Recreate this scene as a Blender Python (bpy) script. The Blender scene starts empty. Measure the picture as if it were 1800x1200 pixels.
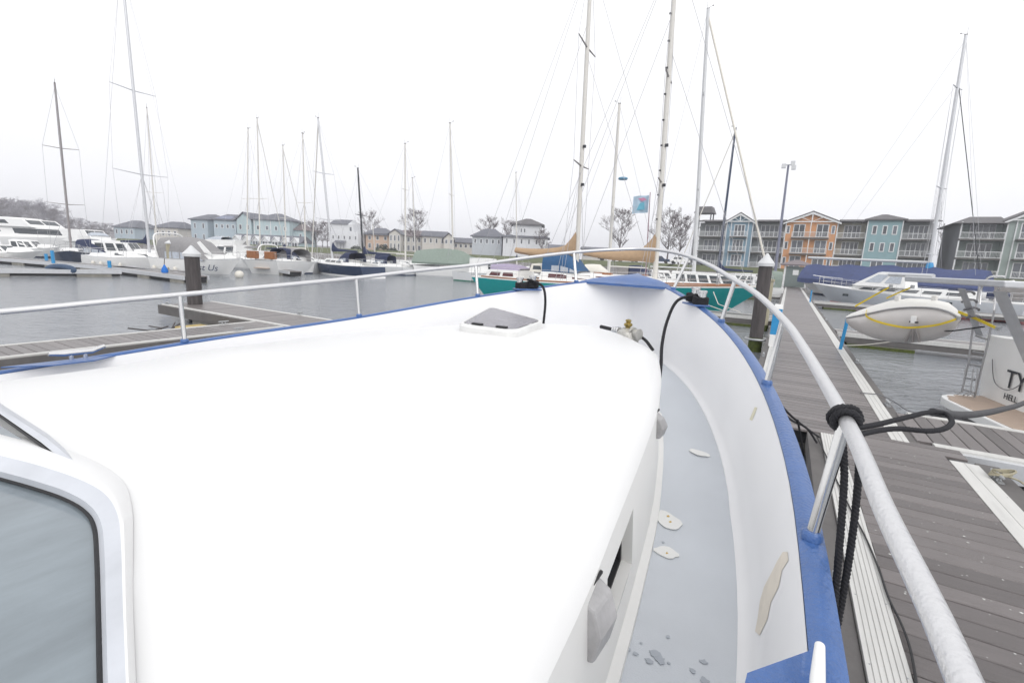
import bpy, math, random
from mathutils import Vector as V, Matrix as M
random.seed(7)
R = math.radians
scn = bpy.context.scene
COL = scn.collection

# ------------------------------------------------------------------ camera
EYE = 2.45                                  # eye height above the water
PITCH, ROLL = R(10.054), R(2.658)
FPX = 828.77                                # focal length for an 1800 px wide picture
fwd = V((0, math.cos(PITCH), -math.sin(PITCH)))
rgt0 = V((1, 0, 0)); up0 = rgt0.cross(fwd)
rgt = math.cos(ROLL) * rgt0 + math.sin(ROLL) * up0
upv = math.cos(ROLL) * up0 - math.sin(ROLL) * rgt0
cd = bpy.data.cameras.new('camera'); cam = bpy.data.objects.new('camera', cd); COL.objects.link(cam)
cd.sensor_width = 36; cd.lens = 36 * FPX / 1800; cd.clip_start = 0.05; cd.clip_end = 4000
m3 = M((rgt, upv, -fwd)).transposed()
cam.matrix_world = M.Translation((0, 0, EYE)) @ m3.to_4x4()
scn.camera = cam

# ------------------------------------------------------------------ world, sun, exposure (overcast)
world = bpy.data.worlds.new('World'); scn.world = world; world.use_nodes = True
nt = world.node_tree; nt.nodes.clear()
SUN_EL, SUN_AZ = R(36), R(165)              # behind a closed cloud cover, behind the camera to the right
sky = nt.nodes.new('ShaderNodeTexSky'); sky.sky_type = 'NISHITA'; sky.sun_disc = False
sky.sun_elevation = SUN_EL; sky.sun_rotation = SUN_AZ; sky.dust_density = 6; sky.air_density = 1.0
hs = nt.nodes.new('ShaderNodeHueSaturation'); hs.inputs['Saturation'].default_value = 0.12
nt.links.new(sky.outputs[0], hs.inputs['Color'])
geo = nt.nodes.new('ShaderNodeNewGeometry'); sep = nt.nodes.new('ShaderNodeSeparateXYZ')
nt.links.new(geo.outputs['Incoming'], sep.inputs[0])
absn = nt.nodes.new('ShaderNodeMath'); absn.operation = 'ABSOLUTE'; nt.links.new(sep.outputs[2], absn.inputs[0])
ramp = nt.nodes.new('ShaderNodeValToRGB')   # overcast sky: brightens evenly from horizon to zenith
ramp.color_ramp.elements[0].color = (0.575, 0.577, 0.60, 1)
ramp.color_ramp.elements[1].color = (0.70, 0.70, 0.71, 1)
e = ramp.color_ramp.elements.new(0.3); e.color = (0.61, 0.612, 0.625, 1)
nt.links.new(absn.outputs[0], ramp.inputs[0])
cl = nt.nodes.new('ShaderNodeTexNoise'); cl.inputs['Scale'].default_value = 2.2; cl.inputs['Detail'].default_value = 4   # faint cloud tone
nt.links.new(geo.outputs['Incoming'], cl.inputs['Vector'])
clr = nt.nodes.new('ShaderNodeMapRange'); clr.inputs[3].default_value = 0.955; clr.inputs[4].default_value = 1.045; nt.links.new(cl.outputs[0], clr.inputs[0])
gain = nt.nodes.new('ShaderNodeMixRGB'); gain.blend_type = 'MULTIPLY'; gain.inputs[0].default_value = 1
clm = nt.nodes.new('ShaderNodeVectorMath'); clm.operation = 'SCALE'; nt.links.new(ramp.outputs[0], clm.inputs[0]); nt.links.new(clr.outputs[0], clm.inputs['Scale'])
nt.links.new(clm.outputs[0], gain.inputs[1]); gain.inputs[2].default_value = (14.3, 14.3, 14.3, 1)
mixw = nt.nodes.new('ShaderNodeMixRGB'); mixw.inputs[0].default_value = 0.9
nt.links.new(hs.outputs[0], mixw.inputs[1]); nt.links.new(gain.outputs[0], mixw.inputs[2])
bg = nt.nodes.new('ShaderNodeBackground'); bg.inputs[1].default_value = 0.1
nt.links.new(mixw.outputs[0], bg.inputs[0])
wo = nt.nodes.new('ShaderNodeOutputWorld'); nt.links.new(bg.outputs[0], wo.inputs[0])
sl = bpy.data.lights.new('sun', 'SUN'); sl.energy = 0.75; sl.angle = R(40); sl.color = (1, 0.985, 0.96)
sun = bpy.data.objects.new('sun', sl); COL.objects.link(sun)
sdir = V((math.sin(SUN_AZ) * math.cos(SUN_EL), math.cos(SUN_AZ) * math.cos(SUN_EL), math.sin(SUN_EL)))
sun.rotation_euler = sdir.to_track_quat('Z', 'Y').to_euler()
scn.view_settings.view_transform = 'Standard'; scn.view_settings.look = 'None'
scn.view_settings.gamma = 1; scn.view_settings.exposure = 0.46; scn.view_settings.use_curve_mapping = False
scn.cycles.max_bounces = 8; scn.cycles.use_denoising = True

# ------------------------------------------------------------------ survey helpers (photo ray -> true position)
def ray(x, y): return fwd + (x - 900) / FPX * rgt - (y - 600) / FPX * upv
def onz(x, y, z):
    d = ray(x, y); return V((0, 0, EYE)) + d * ((z - EYE) / d.z)
def dep(x, y, Y):
    d = ray(x, y); return V((0, 0, EYE)) + d * (Y / d.y)
def px_of(p):
    d = V(p) - V((0, 0, EYE)); return 900 + FPX * d.dot(rgt) / d.dot(fwd)
def py_of(p):
    d = V(p) - V((0, 0, EYE)); return 600 - FPX * d.dot(upv) / d.dot(fwd)
YAW = R(29.78)
AX = V((math.sin(YAW), math.cos(YAW), 0)); BX = V((math.cos(YAW), -math.sin(YAW), 0))
def ab(a, b, z=0.0): return AX * a + BX * b + V((0, 0, z))
RZ_B = -YAW                                  # local x along BX (to the right), local y along AX (away)

# ------------------------------------------------------------------ materials
def lin(c): return tuple((v / 255 / 12.92) if v <= 10 else ((v / 255 + 0.055) / 1.055) ** 2.4 for v in c)
MATS = {}
def mat(name, rgb, rough=0.5, metal=0.0, var=0.12, scale=6.0, bump=0.0, bscale=40.0, rnd=0.0, spec=0.5, streak=None, coat=0.0):
    if name in MATS: return MATS[name]
    m = bpy.data.materials.new(name); m.use_nodes = True; t = m.node_tree; b = t.nodes['Principled BSDF']
    tc = t.nodes.new('ShaderNodeTexCoord'); mp = t.nodes.new('ShaderNodeMapping')
    t.links.new(tc.outputs['Object'], mp.inputs[0])
    if streak: mp.inputs['Scale'].default_value = streak
    n = t.nodes.new('ShaderNodeTexNoise'); n.inputs['Scale'].default_value = scale; n.inputs['Detail'].default_value = 6
    n.inputs['Roughness'].default_value = 0.65
    t.links.new(mp.outputs[0], n.inputs['Vector'])
    cr = t.nodes.new('ShaderNodeMapRange'); cr.inputs[1].default_value = 0.25; cr.inputs[2].default_value = 0.75
    cr.inputs[3].default_value = 1 - var; cr.inputs[4].default_value = 1 + var
    t.links.new(n.outputs[0], cr.inputs[0])
    last = cr.outputs[0]
    if rnd:
        oi = t.nodes.new('ShaderNodeObjectInfo'); mr = t.nodes.new('ShaderNodeMapRange')
        mr.inputs[3].default_value = 1 - rnd; mr.inputs[4].default_value = 1 + rnd
        t.links.new(oi.outputs['Random'], mr.inputs[0])
        ofs = t.nodes.new('ShaderNodeVectorMath'); ofs.operation = 'SCALE'; ofs.inputs[0].default_value = (37, 91, 53)
        t.links.new(oi.outputs['Random'], ofs.inputs['Scale']); t.links.new(ofs.outputs[0], mp.inputs['Location'])
        mm = t.nodes.new('ShaderNodeMath'); mm.operation = 'MULTIPLY'
        t.links.new(last, mm.inputs[0]); t.links.new(mr.outputs[0], mm.inputs[1]); last = mm.outputs[0]
    vm = t.nodes.new('ShaderNodeVectorMath'); vm.operation = 'SCALE'; vm.inputs[0].default_value = rgb
    t.links.new(last, vm.inputs['Scale']); t.links.new(vm.outputs[0], b.inputs['Base Color'])
    rr = t.nodes.new('ShaderNodeMapRange'); rr.inputs[3].default_value = max(0.02, rough * 0.8); rr.inputs[4].default_value = min(1, rough * 1.2)
    t.links.new(n.outputs[0], rr.inputs[0]); t.links.new(rr.outputs[0], b.inputs['Roughness'])
    b.inputs['Metallic'].default_value = metal; b.inputs['Specular IOR Level'].default_value = spec
    if coat: b.inputs['Coat Weight'].default_value = coat
    if bump:
        n2 = t.nodes.new('ShaderNodeTexNoise'); n2.inputs['Scale'].default_value = bscale; n2.inputs['Detail'].default_value = 3
        t.links.new(mp.outputs[0], n2.inputs['Vector'])
        bp = t.nodes.new('ShaderNodeBump'); bp.inputs['Strength'].default_value = bump; bp.inputs['Distance'].default_value = 0.01
        t.links.new(n2.outputs[0], bp.inputs['Height']); t.links.new(bp.outputs[0], b.inputs['Normal'])
    MATS[name] = m; return m
white = mat('white_gelcoat', (0.84, 0.84, 0.83), 0.3, var=0.03, scale=3)
cream = mat('cream_gelcoat', (0.72, 0.69, 0.62), 0.35, var=0.05)
greywhite = mat('dull_white_paint', (0.62, 0.63, 0.64), 0.4, var=0.08)
navy = mat('navy_gelcoat', (0.012, 0.03, 0.075), 0.2, var=0.2)
navycloth = mat('navy_canvas', (0.018, 0.028, 0.075), 0.85, var=0.25, bump=0.4, bscale=12)
bluetarp = mat('blue_tarpaulin', (0.045, 0.066, 0.17), 0.6, var=0.25, scale=2.5, bump=0.6, bscale=5)
teal = mat('teal_hull_paint', (0.0, 0.27, 0.275), 0.3, var=0.08)
tan = mat('tan_canvas', (0.42, 0.29, 0.18), 0.85, var=0.12, scale=4, bump=0.5, bscale=8)
greycanvas = mat('grey_canvas', (0.27, 0.265, 0.27), 0.85, var=0.15, bump=0.4, bscale=10)
greentarp = mat('green_tarpaulin', (0.22, 0.27, 0.235), 0.7, var=0.15, bump=0.5, bscale=4)
clearvinyl = mat('clear_vinyl', (0.44, 0.48, 0.54), 0.12, var=0.2)
glassdark = mat('dark_window_glass', (0.03, 0.04, 0.05), 0.06, var=0.3, scale=1.5, spec=0.8)
glassmid = mat('house_window_glass', (0.09, 0.10, 0.12), 0.08, var=0.5, scale=0.8, rnd=0.5, spec=0.8)
alu = mat('anodised_aluminium', (0.62, 0.63, 0.65), 0.38, 0.35, var=0.08)
sparwhite = mat('white_painted_spar', (0.66, 0.64, 0.60), 0.45, var=0.06)
spargrey = mat('weathered_spar', (0.27, 0.25, 0.25), 0.5, var=0.12)
sparblack = mat('black_carbon_spar', (0.03, 0.032, 0.04), 0.4)
steel = mat('polished_stainless', (0.72, 0.72, 0.72), 0.16, 1.0, var=0.05, scale=20)
wire = mat('rigging_wire', (0.42, 0.42, 0.44), 0.45, 0.4)
black = mat('black_rubber', (0.018, 0.018, 0.02), 0.6, var=0.2)
ropeblk = mat('black_mooring_rope', (0.016, 0.016, 0.02), 0.85, var=0.3, scale=60)
rust = mat('red_antifouling', (0.34, 0.05, 0.055), 0.6, var=0.2)
antif = mat('dark_antifouling', (0.03, 0.035, 0.04), 0.7, var=0.3)
teak = mat('teak_deck', (0.45, 0.35, 0.28), 0.65, var=0.2, scale=3, streak=(1, 14, 1))
wood = mat('varnished_wood', (0.30, 0.12, 0.045), 0.35, var=0.2)
skyblue = mat('sky_blue_plastic', (0.03, 0.29, 0.60), 0.45, var=0.1)
yellow = mat('yellow_strap', (0.70, 0.52, 0.02), 0.6, var=0.12)
concrete = mat('weathered_concrete', (0.26, 0.25, 0.22), 0.9, var=0.35, scale=2.5, bump=0.4, bscale=8)
timber = mat('dark_timber_pile', (0.075, 0.066, 0.066), 0.75, var=0.5, scale=2.2, streak=(6, 6, 0.7), bump=0.5, bscale=10)
palewood = mat('pale_timber_pile', (0.36, 0.33, 0.24), 0.8, var=0.35, scale=2, streak=(5, 5, 0.6))
algae = mat('green_algae', (0.07, 0.09, 0.015), 0.9, var=0.6, scale=9, bump=0.5)
beam = mat('weathered_fender_timber', (0.125, 0.118, 0.115), 0.8, var=0.22, scale=4, streak=(1, 1, 1), bump=0.3)
red = mat('red_paint', (0.50, 0.05, 0.05), 0.5)
lilac = mat('lilac_cover', (0.36, 0.31, 0.43), 0.8)
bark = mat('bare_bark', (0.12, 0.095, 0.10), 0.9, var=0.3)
barkfar = mat('haze_paled_bark', (0.27, 0.255, 0.285), 0.9, var=0.3)  # bark of the far trees, distance haze partly put into its colour

# deck planks: brown-grey composite, tone differs board to board, fine grain along each board, rain-wet sheen
plankm = mat('composite_plank', (0.158, 0.142, 0.140), 0.36, var=0.22, scale=5, streak=(22, 1, 4), bump=0.35, bscale=30, rnd=0.22)
bandm = mat('white_edge_extrusion', (0.58, 0.575, 0.555), 0.5, var=0.10, scale=3, streak=(0.6, 6, 1))
galv = mat('galvanised_steel', (0.42, 0.43, 0.44), 0.5, 0.6, var=0.2, scale=12)

# ------------------------------------------------------------------ mesh building
class MB:
    def __init__(s): s.v = []; s.f = []; s.mi = []
    def add(s, vs, fs, mi=0):
        o = len(s.v); s.v += [tuple(p) for p in vs]
        for f in fs: s.f.append(tuple(i + o for i in f)); s.mi.append(mi)
        return s
    def box(s, c, d, mi=0, rz=0.0, mtx=None):
        x, y, z = d[0] / 2, d[1] / 2, d[2] / 2
        p = [V((sx * x, sy * y, sz * z)) for sx in (-1, 1) for sy in (-1, 1) for sz in (-1, 1)]
        if rz: mtx = M.Rotation(rz, 3, 'Z')
        if mtx is not None: p = [mtx @ q for q in p]
        c = V(c); p = [q + c for q in p]
        return s.add(p, [(0, 1, 3, 2), (4, 6, 7, 5), (0, 4, 5, 1), (2, 3, 7, 6), (0, 2, 6, 4), (1, 5, 7, 3)], mi)
    def bb(s, x0, x1, y0, y1, z0, z1, mi=0):
        return s.box(((x0 + x1) / 2, (y0 + y1) / 2, (z0 + z1) / 2), (abs(x1 - x0), abs(y1 - y0), abs(z1 - z0)), mi)
    def tube(s, path, r, n=8, mi=0, closed=False, cap=True):
        P = [V(p) for p in path]; k = len(P); rs = r if isinstance(r, (list, tuple)) else [r] * k
        rings = []; up = None
        for i in range(k):
            if closed: t = P[(i + 1) % k] - P[i - 1]
            else: t = P[min(i + 1, k - 1)] - P[max(i - 1, 0)]
            t.normalize()
            if up is None:
                up = V((0, 0, 1)) if abs(t.z) < 0.9 else V((1, 0, 0))
            a = t.cross(up)
            if a.length < 1e-5: a = t.cross(V((0.3, 1, 0.2)))
            a.normalize(); b = a.cross(t); b.normalize(); up = b
            rings.append([P[i] + (a * math.cos(2 * math.pi * j / n) + b * math.sin(2 * math.pi * j / n)) * rs[i] for j in range(n)])
        vs = [q for rg in rings for q in rg]; fs = []
        for i in range(k if closed else k - 1):
            for j in range(n):
                a0 = i * n + j; a1 = i * n + (j + 1) % n; b0 = ((i + 1) % k) * n + j; b1 = ((i + 1) % k) * n + (j + 1) % n
                fs.append((a0, a1, b1, b0))
        if cap and not closed: fs += [tuple(range(n))[::-1], tuple((k - 1) * n + j for j in range(n))]
        return s.add(vs, fs, mi)
    def lathe(s, prof, n=16, c=(0, 0, 0), mi=0, mtx=None):
        vs = []; fs = []; c = V(c); k = len(prof)
        for r, z in prof:
            for j in range(n):
                q = V((r * math.cos(2 * math.pi * j / n), r * math.sin(2 * math.pi * j / n), z))
                if mtx is not None: q = mtx @ q
                vs.append(q + c)
        for i in range(k - 1):
            for j in range(n): fs.append((i * n + j, i * n + (j + 1) % n, (i + 1) * n + (j + 1) % n, (i + 1) * n + j))
        fs += [tuple(range(n))[::-1], tuple((k - 1) * n + j for j in range(n))]
        return s.add(vs, fs, mi)
    def loft(s, secs, mi=0, mis=None, closed=False, caps=False):
        n = len(secs[0]); vs = [q for sc in secs for q in sc]; base = len(s.v); s.v += [tuple(q) for q in vs]
        for i in range(len(secs) - 1):
            for j in range(n if closed else n - 1):
                a = base + i * n + j; b = base + i * n + (j + 1) % n
                s.f.append((a, b, b + n, a + n)); s.mi.append(mis[j] if mis else mi)
        if caps:
            s.f.append(tuple(base + j for j in range(n))[::-1]); s.mi.append(mi)
            o = base + (len(secs) - 1) * n; s.f.append(tuple(o + j for j in range(n))); s.mi.append(mi)
        return s
    def prism(s, poly, z0, z1, mi=0):
        n = len(poly); vs = [(x, y, z0) for x, y in poly] + [(x, y, z1) for x, y in poly]
        return s.add(vs, [tuple(range(n))[::-1], tuple(range(n, 2 * n))] + [(i, (i + 1) % n, n + (i + 1) % n, n + i) for i in range(n)], mi)
    def ext(s, poly, d, mi=0):            # 3d polygon pushed along d
        n = len(poly); d = V(d); vs = [V(p) for p in poly] + [V(p) + d for p in poly]
        return s.add(vs, [tuple(range(n))[::-1], tuple(range(n, 2 * n))] + [(i, (i + 1) % n, n + (i + 1) % n, n + i) for i in range(n)], mi)
    def mesh(s, name, mats, smooth=None):
        me = bpy.data.meshes.new(name); me.from_pydata(s.v, [], s.f)
        for m in (mats if isinstance(mats, (list, tuple)) else [mats]): me.materials.append(m)
        me.polygons.foreach_set('material_index', s.mi)
        import bmesh
        bm = bmesh.new(); bm.from_mesh(me); bmesh.ops.recalc_face_normals(bm, faces=bm.faces[:]); bm.to_mesh(me); bm.free()
        if smooth is not None:
            me.polygons.foreach_set('use_smooth', [True] * len(me.polygons)); me.set_sharp_from_angle(angle=R(smooth))
        me.update(); return me
    def build(s, name, mats, parent=None, smooth=None, bevel=0.0):
        o = bpy.data.objects.new(name, s.mesh(name, mats, smooth)); COL.objects.link(o)
        if parent is not None: o.parent = parent
        if bevel:
            b = o.modifiers.new('bevel', 'BEVEL'); b.width = bevel; b.segments = 2; b.limit_method = 'ANGLE'; b.angle_limit = R(40)
        return o
def tag(o, label=None, cat=None, group=None, kind=None):
    if label: o['label'] = label
    if cat: o['category'] = cat
    if group: o['group'] = group
    if kind: o['kind'] = kind
    return o
def thing(name, label, cat, loc=(0, 0, 0), rz=0.0, group=None):
    o = bpy.data.objects.new(name, None); COL.objects.link(o); o.location = loc; o.rotation_euler = (0, 0, rz)
    o.empty_display_size = 0.2
    return tag(o, label, cat, group)
def inst(name, me, parent, loc=(0, 0, 0), rz=0.0, scale=None):
    o = bpy.data.objects.new(name, me); COL.objects.link(o); o.parent = parent; o.location = loc; o.rotation_euler = (0, 0, rz)
    if scale: o.scale = scale
    return o
def text(name, body, size, m, parent, mtx, depth=0.002, shear=0.0, sx=1.0):
    cu = bpy.data.curves.new(name, 'FONT'); cu.body = body; cu.size = size; cu.extrude = depth; cu.shear = shear; cu.align_x = 'CENTER'; cu.align_y = 'CENTER'
    tmp = bpy.data.objects.new(name, cu); COL.objects.link(tmp); dg = bpy.context.evaluated_depsgraph_get(); dg.update()
    me = bpy.data.meshes.new_from_object(tmp.evaluated_get(dg)); COL.objects.unlink(tmp); bpy.data.objects.remove(tmp)
    me.materials.clear(); me.materials.append(m)
    o = bpy.data.objects.new(name, me); COL.objects.link(o); o.parent = parent; o.matrix_local = mtx @ M.Diagonal((sx, 1, 1, 1)); return o
def catmull(P, n=8):
    P = [V(p) for p in P]; out = []
    for i in range(len(P) - 1):
        p0 = P[max(i - 1, 0)]; p1 = P[i]; p2 = P[i + 1]; p3 = P[min(i + 2, len(P) - 1)]
        for k in range(n):
            t = k / n
            out.append(0.5 * (2 * p1 + (p2 - p0) * t + (2 * p0 - 5 * p1 + 4 * p2 - p3) * t * t + (3 * p1 - p0 - 3 * p2 + p3) * t ** 3))
    out.append(P[-1]); return out
def lerp(a, b, t): return a + (b - a) * t
def interp(tab, x):
    if x <= tab[0][0]: return tab[0][1]
    for (x0, y0), (x1, y1) in zip(tab, tab[1:]):
        if x <= x1: return lerp(y0, y1, (x - x0) / (x1 - x0))
    return tab[-1][1]
def smoothtab(tab, n=6):
    P = catmull([(a, b, 0) for a, b in tab], n); return [(p.x, p.y) for p in P]
def twist_rope(path, r, lay=0.05, strands=3, n=6):
    """laid rope: strands wound round the path"""
    P = [V(p) for p in path]; mb = MB()
    # resample
    L = [0.0]
    for a, b in zip(P, P[1:]): L.append(L[-1] + (b - a).length)
    tot = L[-1]; step = lay / 7; k = max(4, int(tot / step)); Q = []
    j = 0
    for i in range(k + 1):
        d = tot * i / k
        while j < len(L) - 2 and L[j + 1] < d: j += 1
        Q.append(P[j].lerp(P[j + 1], (d - L[j]) / max(1e-9, L[j + 1] - L[j])))
    up = V((0, 0, 1)); fr = []
    for i in range(k + 1):
        t = (Q[min(i + 1, k)] - Q[max(i - 1, 0)]).normalized()
        a = t.cross(up)
        if a.length < 1e-4: a = t.cross(V((1, 0.2, 0)))
        a.normalize(); b = a.cross(t).normalized(); up = b; fr.append((a, b))
    for s in range(strands):
        pts = []
        for i in range(k + 1):
            th = 2 * math.pi * (tot * i / k / lay + s / strands)
            pts.append(Q[i] + (fr[i][0] * math.cos(th) + fr[i][1] * math.sin(th)) * r * 0.5)
        mb.tube(pts, r * 0.56, n)
    return mb

# ------------------------------------------------------------------ water, land
def water():
    m = bpy.data.materials.new('harbour_water'); m.use_nodes = True; t = m.node_tree; b = t.nodes['Principled BSDF']
    b.inputs['Base Color'].default_value = (0.20, 0.215, 0.235, 1); b.inputs['Roughness'].default_value = 0.12; b.inputs['IOR'].default_value = 1.33
    tc = t.nodes.new('ShaderNodeTexCoord'); hh = None
    for sc, rot, st, amp in ((0.9, 20, (1, 2.6, 1), 1.0), (3.2, -12, (1, 2.2, 1), 0.55), (9, 5, (1, 1.8, 1), 0.22)):
        mp = t.nodes.new('ShaderNodeMapping'); mp.inputs['Rotation'].default_value = (0, 0, R(rot)); mp.inputs['Scale'].default_value = st
        t.links.new(tc.outputs['Object'], mp.inputs[0])
        n = t.nodes.new('ShaderNodeTexNoise'); n.inputs['Scale'].default_value = sc; n.inputs['Detail'].default_value = 3
        n.inputs['Distortion'].default_value = 0.6
        t.links.new(mp.outputs[0], n.inputs['Vector'])
        mu = t.nodes.new('ShaderNodeMath'); mu.operation = 'MULTIPLY'; mu.inputs[1].default_value = amp; t.links.new(n.outputs[0], mu.inputs[0])
        if hh is None: hh = mu.outputs[0]
        else:
            ad = t.nodes.new('ShaderNodeMath'); ad.operation = 'ADD'; t.links.new(hh, ad.inputs[0]); t.links.new(mu.outputs[0], ad.inputs[1]); hh = ad.outputs[0]
    bp = t.nodes.new('ShaderNodeBump'); bp.inputs['Strength'].default_value = 1.0; bp.inputs['Distance'].default_value = 0.05
    t.links.new(hh, bp.inputs['Height']); t.links.new(bp.outputs[0], b.inputs['Normal'])
    mb = MB(); mb.add([(-600, -120, 0), (600, -120, 0), (600, 900, 0), (-600, 900, 0)], [(0, 1, 2, 3)])
    tag(mb.build('water', m), kind='structure')
water()
grass = mat('rough_grass', (0.095, 0.11, 0.045), 0.9, var=0.5, scale=0.9, bump=0.8, bscale=6)
stone = mat('stone_revetment', (0.15, 0.14, 0.135), 0.9, var=0.5, scale=1.6, bump=0.8, bscale=5)
pave = mat('quay_paving', (0.22, 0.215, 0.21), 0.85, var=0.2)
# facade line of the apartments on the right bank
P1, P2 = V((41.7, 96, 0)), V((70.6, 78, 0)); FE = (P2 - P1).normalized(); FN = V((-FE.y, FE.x, 0))
def fac(x, y, t=0.0):
    d = ray(x, y); k = (P1.dot(FN) + t) / V((d.x, d.y, 0)).dot(FN); p = V((0, 0, EYE)) + d * k
    return (V((p.x, p.y, 0)) - P1).dot(FE), p.z
def land():
    # shoreline: far bank on the left, turning along the apartments on the right
    front = [(-520, 150), (-300, 140), (-150, 104), (-70, 98), (-20, 88), (8, 80), (24, 84)]
    base = P1 - FN * 17
    front += [tuple((base + FE * s)[:2]) for s in (-14, 0, 20, 40, 70, 140, 300)]
    secs = []
    for x, y in front:
        d = V((0.25, 1, 0)).normalized() if x < 20 else FN
        p = V((x, y, 0))
        secs.append([p + V((0, 0, -1.5)), p + d * 1.2 + V((0, 0, 0.6)), p + d * 5.5 + V((0, 0, 1.65)), p + d * 13 + V((0, 0, 2.72)),
                     p + d * 60 + V((0, 0, 2.75)), p + d * 700 + V((0, 0, 3.2))])
    mb = MB(); mb.loft(secs, mis=[0, 0, 1, 2, 2])
    tag(mb.build('bank', [stone, grass, pave]), kind='structure')
land()
def hill():
    mb = MB(); secs = []
    for i in range(30):
        x = -700 + i * 26; h = 6.5 * math.exp(-((x + 330) / 190) ** 2) + 0.8 * math.sin(i * 1.7)
        secs.append([V((x, 250, 2.0)), V((x, 300, 2.2 + h * 0.7)), V((x, 350, 2.6 + h)), V((x, 520, 2.2))])
    mb.loft(secs); tag(mb.build('hill', mat('winter_hillside', (0.2, 0.19, 0.195), 0.95, var=0.3, scale=0.1)), kind='structure')
hill()

# ------------------------------------------------------------------ pontoons
ZP = 0.45                                   # deck level above the water
PLANKS = {}
def plank_mesh(L, w=0.166, th=0.03):
    k = (round(L, 2), round(w, 3))
    if k not in PLANKS:
        mb = MB(); c = 0.006; h = w / 2; y = L / 2
        prof = [(-h, -th), (h, -th), (h, -c), (h - c, 0), (-h + c, 0), (-h, -c)]
        mb.ext([(a, -y, z) for a, z in prof], (0, L, 0))
        PLANKS[k] = mb.mesh('plank', plankm)
    return PLANKS[k]
def plank_run(parent, axis, x0, x1, y0, y1, pitch=0.17, limit=None):
    """boards one by one from x0 (near) to limit, the rest joined. axis 'x': boards lie across local x"""
    k = int(round((x1 - x0) / pitch)); rest = MB(); L = y1 - y0
    me = plank_mesh(L, pitch - 0.010)
    for i in range(k):
        c = x0 + (i + 0.5) * pitch; j = random.uniform(-0.0022, 0.0022)
        if limit is None or c < limit:
            if axis == 'x': inst('plank', me, parent, (c, (y0 + y1) / 2 + random.uniform(-.004, .004), ZP + j), random.uniform(-.0012, .0012))
            else: inst('plank', me, parent, ((y0 + y1) / 2 + random.uniform(-.004, .004), c, ZP + j), R(90) + random.uniform(-.0012, .0012))
        else:
            if axis == 'x': rest.bb(c - pitch / 2 + .004, c + pitch / 2 - .004, y0, y1, ZP - .03, ZP + j)
            else: rest.bb(y0, y1, c - pitch / 2 + .004, c + pitch / 2 - .004, ZP - .03, ZP + j)
    if rest.v: tag(rest.build('plank', plankm, parent), kind='stuff')
def ribbed(mb, x0, x1, z, w0, w1, ribs=6, axis='x'):
    """ribbed extrusion running along x from x0 to x1, between y=w0 and y=w1"""
    prof = [(w0, z - 0.05), (w0, z)]
    for i in range(ribs):
        c = lerp(w0, w1, (i + 0.9) / (ribs + 0.8)); g = 0.0035
        prof += [(c - g, z), (c - g * .6, z - 0.006), (c + g * .6, z - 0.006), (c + g, z)]
    prof += [(w1, z), (w1, z - 0.05)]
    if axis == 'x': mb.ext([(x0, y, q) for y, q in prof], (x1 - x0, 0, 0))
    else: mb.ext([(y, x0, q) for y, q in prof], (0, x1 - x0, 0))
def cleat_mesh():
    mb = MB()
    mb.box((0, 0, 0.006), (0.22, 0.055, 0.012))
    for s in (-1, 1):
        mb.tube([(s * .045, -.018, .012), (s * .03, 0, .06)], .009, 6); mb.tube([(s * .045, .018, .012), (s * .03, 0, .06)], .009, 6)
    mb.tube([(-.13, 0, .068), (-.09, 0, .064), (.09, 0, .064), (.13, 0, .068)], [.011, .019, .019, .011], 8)
    return mb.mesh('cleat', galv, 40)
CLEAT = cleat_mesh()
# all pontoons of our berth share one frame: local x = along the walkway (AX), local y = to the left of it (-BX)
RZP = math.atan2(AX.y, AX.x)
def pontoon(name, label, a0, a1, b0, b1, group=None):
    t = thing(name, label, 'pontoon', (0, 0, 0), RZP, group); return t
def slab(mb, x0, x1, b0, b1, z0, z1, mi=0): mb.bb(x0, x1, -b0, -b1, z0, z1, mi)

# near landing pontoon beside our boat
p = pontoon('landing_pontoon', 'wide grey plank pontoon beside the white motor cruiser, with broad ribbed white edges', 0, 0, 0, 0)
plank_run(p, 'x', -1.2, 6.93, -1.80, -0.80)
for (b0, b1, n, lb) in ((0.60, 0.795, 6, 1), (1.805, 2.05, 1, 0)):
    mb = MB(); ribbed(mb, -1.2, 6.93 if lb else 6.78, ZP + 0.006, -b1, -b0, n)
    for a in [x * 0.62 - 0.9 for x in range(12)]:      # screw heads
        for y in (b0 + .02, b1 - .02): mb.lathe([(0.006, 0), (0.004, 0.0025)], 8, (a, -y, ZP + 0.006), 1)
    mb.build('edge_band', [bandm, galv], p)
for b0, b1 in ((0.455, 0.595), (2.055, 2.26)):
    mb = MB(); slab(mb, -1.2, 6.93, b0, b1, ZP - 0.22, ZP - 0.015); mb.build('edge_beam', beam, p, bevel=0.008)
mb = MB(); slab(mb, -1.2, 6.9, 0.62, 2.03, ZP - 0.2, ZP - 0.045); mb.build('frame', black, p)
for a in (0.6, 3.4, 6.0):
    mb = MB(); slab(mb, a - .7, a + .7, 0.55, 2.1, -0.25, ZP - 0.2); mb.build('float', concrete, p, bevel=0.02)
inst('cleat', CLEAT, p, (3.42, -0.515, ZP - 0.013), R(4)); inst('cleat', CLEAT, p, (6.45, -2.10, ZP - 0.013), R(5))
# bird droppings and chalky specks scattered on the near boards
mb = MB()
for i in range(150):
    a = random.uniform(.5, 7.0); b = random.uniform(.85, 1.78); r = random.choice((.004, .005, .006, .009)); k = random.randint(5, 8)
    mb.add([(a + r * math.cos(6.283 * j / k) * random.uniform(.6, 1.3), -b + r * math.sin(6.283 * j / k) * random.uniform(.6, 1.3), ZP + .0035) for j in range(k)], [tuple(range(k))])
tag(mb.build('bird_droppings', mat('chalky_white', (.62, .62, .60), .8), p), kind='stuff')
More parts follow.
